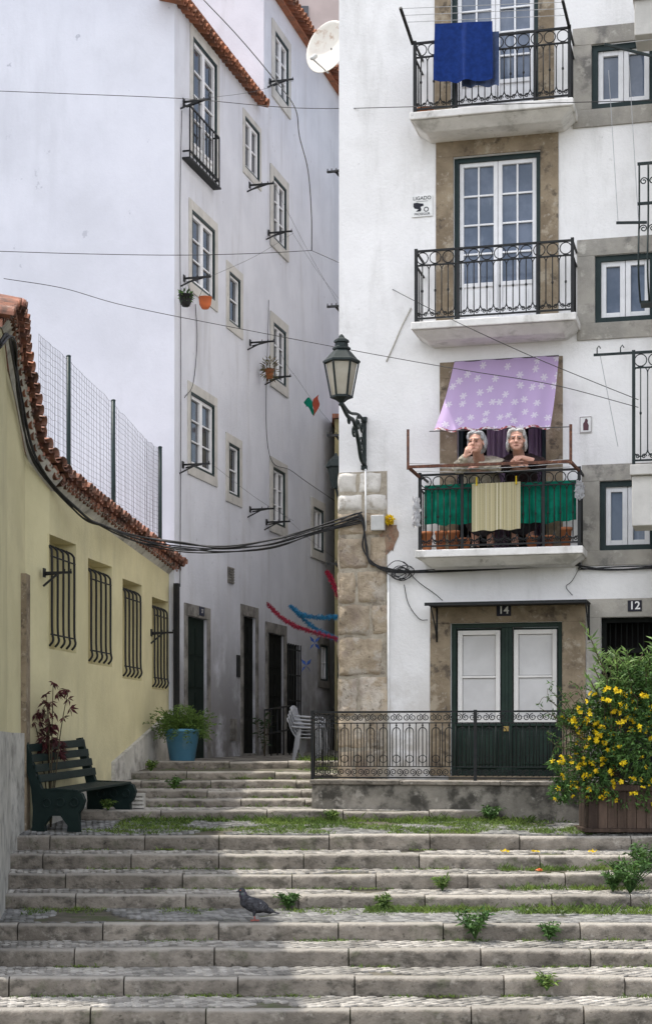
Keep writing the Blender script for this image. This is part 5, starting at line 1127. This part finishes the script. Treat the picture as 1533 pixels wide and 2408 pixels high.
wire('overhead_wire',[P(-30,213,23),P(150,220,22.8),P(430,232,22.3),P(700,254,21.3),P(975,251,19.6),P(1250,243,19.2),P(1560,236,18.9)],.005,mCable,'highest thin wire crossing the whole view','wire')
wire('overhead_wire',[P(-30,590,22.5),P(200,597,22.4),P(420,600,22.2),P(600,596,22.1),P(733,589,22)],.005,mCable,'level wire from the left meeting the twisted wire','wire')
wire('overhead_wire',[P(733,589,22),P(850,642,21),P(960,700,20),P(1090,765,19.2),P(1250,838,19),P(1400,900,18.8),P(1500,940,18.6)],.0045,mCable,'wire sloping down right from the twisted wire','wire')
wire('overhead_wire',[P(10,655,20.5),P(150,678,21),P(300,720,21),P(600,780,20.8),P(900,837,20),P(1100,872,19.2),P(1300,905,18.9),P(1500,958,18.6)],.0045,mCable,'long thin wire sloping from the yellow roof to the right balcony','wire')
wire('wall_cable',[RW.at(966,724,.01),RW.at(945,765,.012),RW.at(928,805,.012),RW.at(908,850,.012)],.009,mSkirt,'short pale cable fixed aslant on the white facade','cable')
wire('wall_cable',[AW.at(428,260,.02),AW.at(424,500,.02),AW.at(426,900,.02),AW.at(424,1380,.02)],.006,mWire,'thin cable running down the corner of the white house','cable')
wire('wall_cable',[AW.at(460,715,.02),AW.at(464,800,.02),AW.at(455,900,.02),AW.at(435,935,.02)],.006,mWire,'loose cable hanging between the corner windows','cable')
wire('wall_cable',[AW.at(632,705,.02),AW.at(630,1050,.02),AW.at(690,1110,.05),AW.at(790,1180,.05)],.006,mWire,'thin cable running down between the two alley houses','cable')
# ------------------------------------------------------------ light, camera
s=V(-.38,.145,.91).normalized()
wd=bpy.data.worlds.new('World');scene.world=wd;wd.use_nodes=True;nt=wd.node_tree;bg=nt.nodes['Background']
sky=nt.nodes.new('ShaderNodeTexSky');sky.sky_type='NISHITA';sky.sun_disc=False;sky.sun_elevation=math.asin(s.z);sky.sun_rotation=math.atan2(s.x,s.y);sky.dust_density=2.0;sky.ozone_density=1.0
tc=nt.nodes.new('ShaderNodeTexCoord')
cf=rng(nt,nz(nt,tc.outputs['Generated'],2.2,6,.6),.34,.56)
dp=nt.nodes.new('ShaderNodeVectorMath');dp.operation='DOT_PRODUCT';lk(nt,tc.outputs['Generated'],dp.inputs[0]);dp.inputs[1].default_value=(-.40,-.91,.08)
cf=mth(nt,'MULTIPLY',cf,rng(nt,dp.outputs['Value'],-.1,.72,.10,1.0))  # added bright cloud, unseen, strongest behind the camera, to fill the facades
skc=mixc(nt,cf,sky.outputs[0],(15.4,15.8,17.0))
lk(nt,skc,bg.inputs[0]);bg.inputs[1].default_value=.15
sl=bpy.data.lights.new('sun','SUN');sl.energy=5.0;sl.angle=math.radians(.8);sl.color=(1,.95,.87)
so=bpy.data.objects.new('sun',sl);C.objects.link(so);so.rotation_euler=s.to_track_quat('Z','Y').to_euler();so.location=(0,10,20)
cam=bpy.data.cameras.new('camera');co=bpy.data.objects.new('camera',cam);C.objects.link(co);co.rotation_euler=(math.pi/2,0,0)
cam.sensor_fit='VERTICAL';cam.sensor_height=36;cam.lens=F/2408*36;cam.shift_y=(HY-1204)/2408;cam.clip_end=600;cam.clip_start=.1
scene.camera=co
scene.view_settings.view_transform='Standard';scene.view_settings.look='None';scene.view_settings.exposure=0
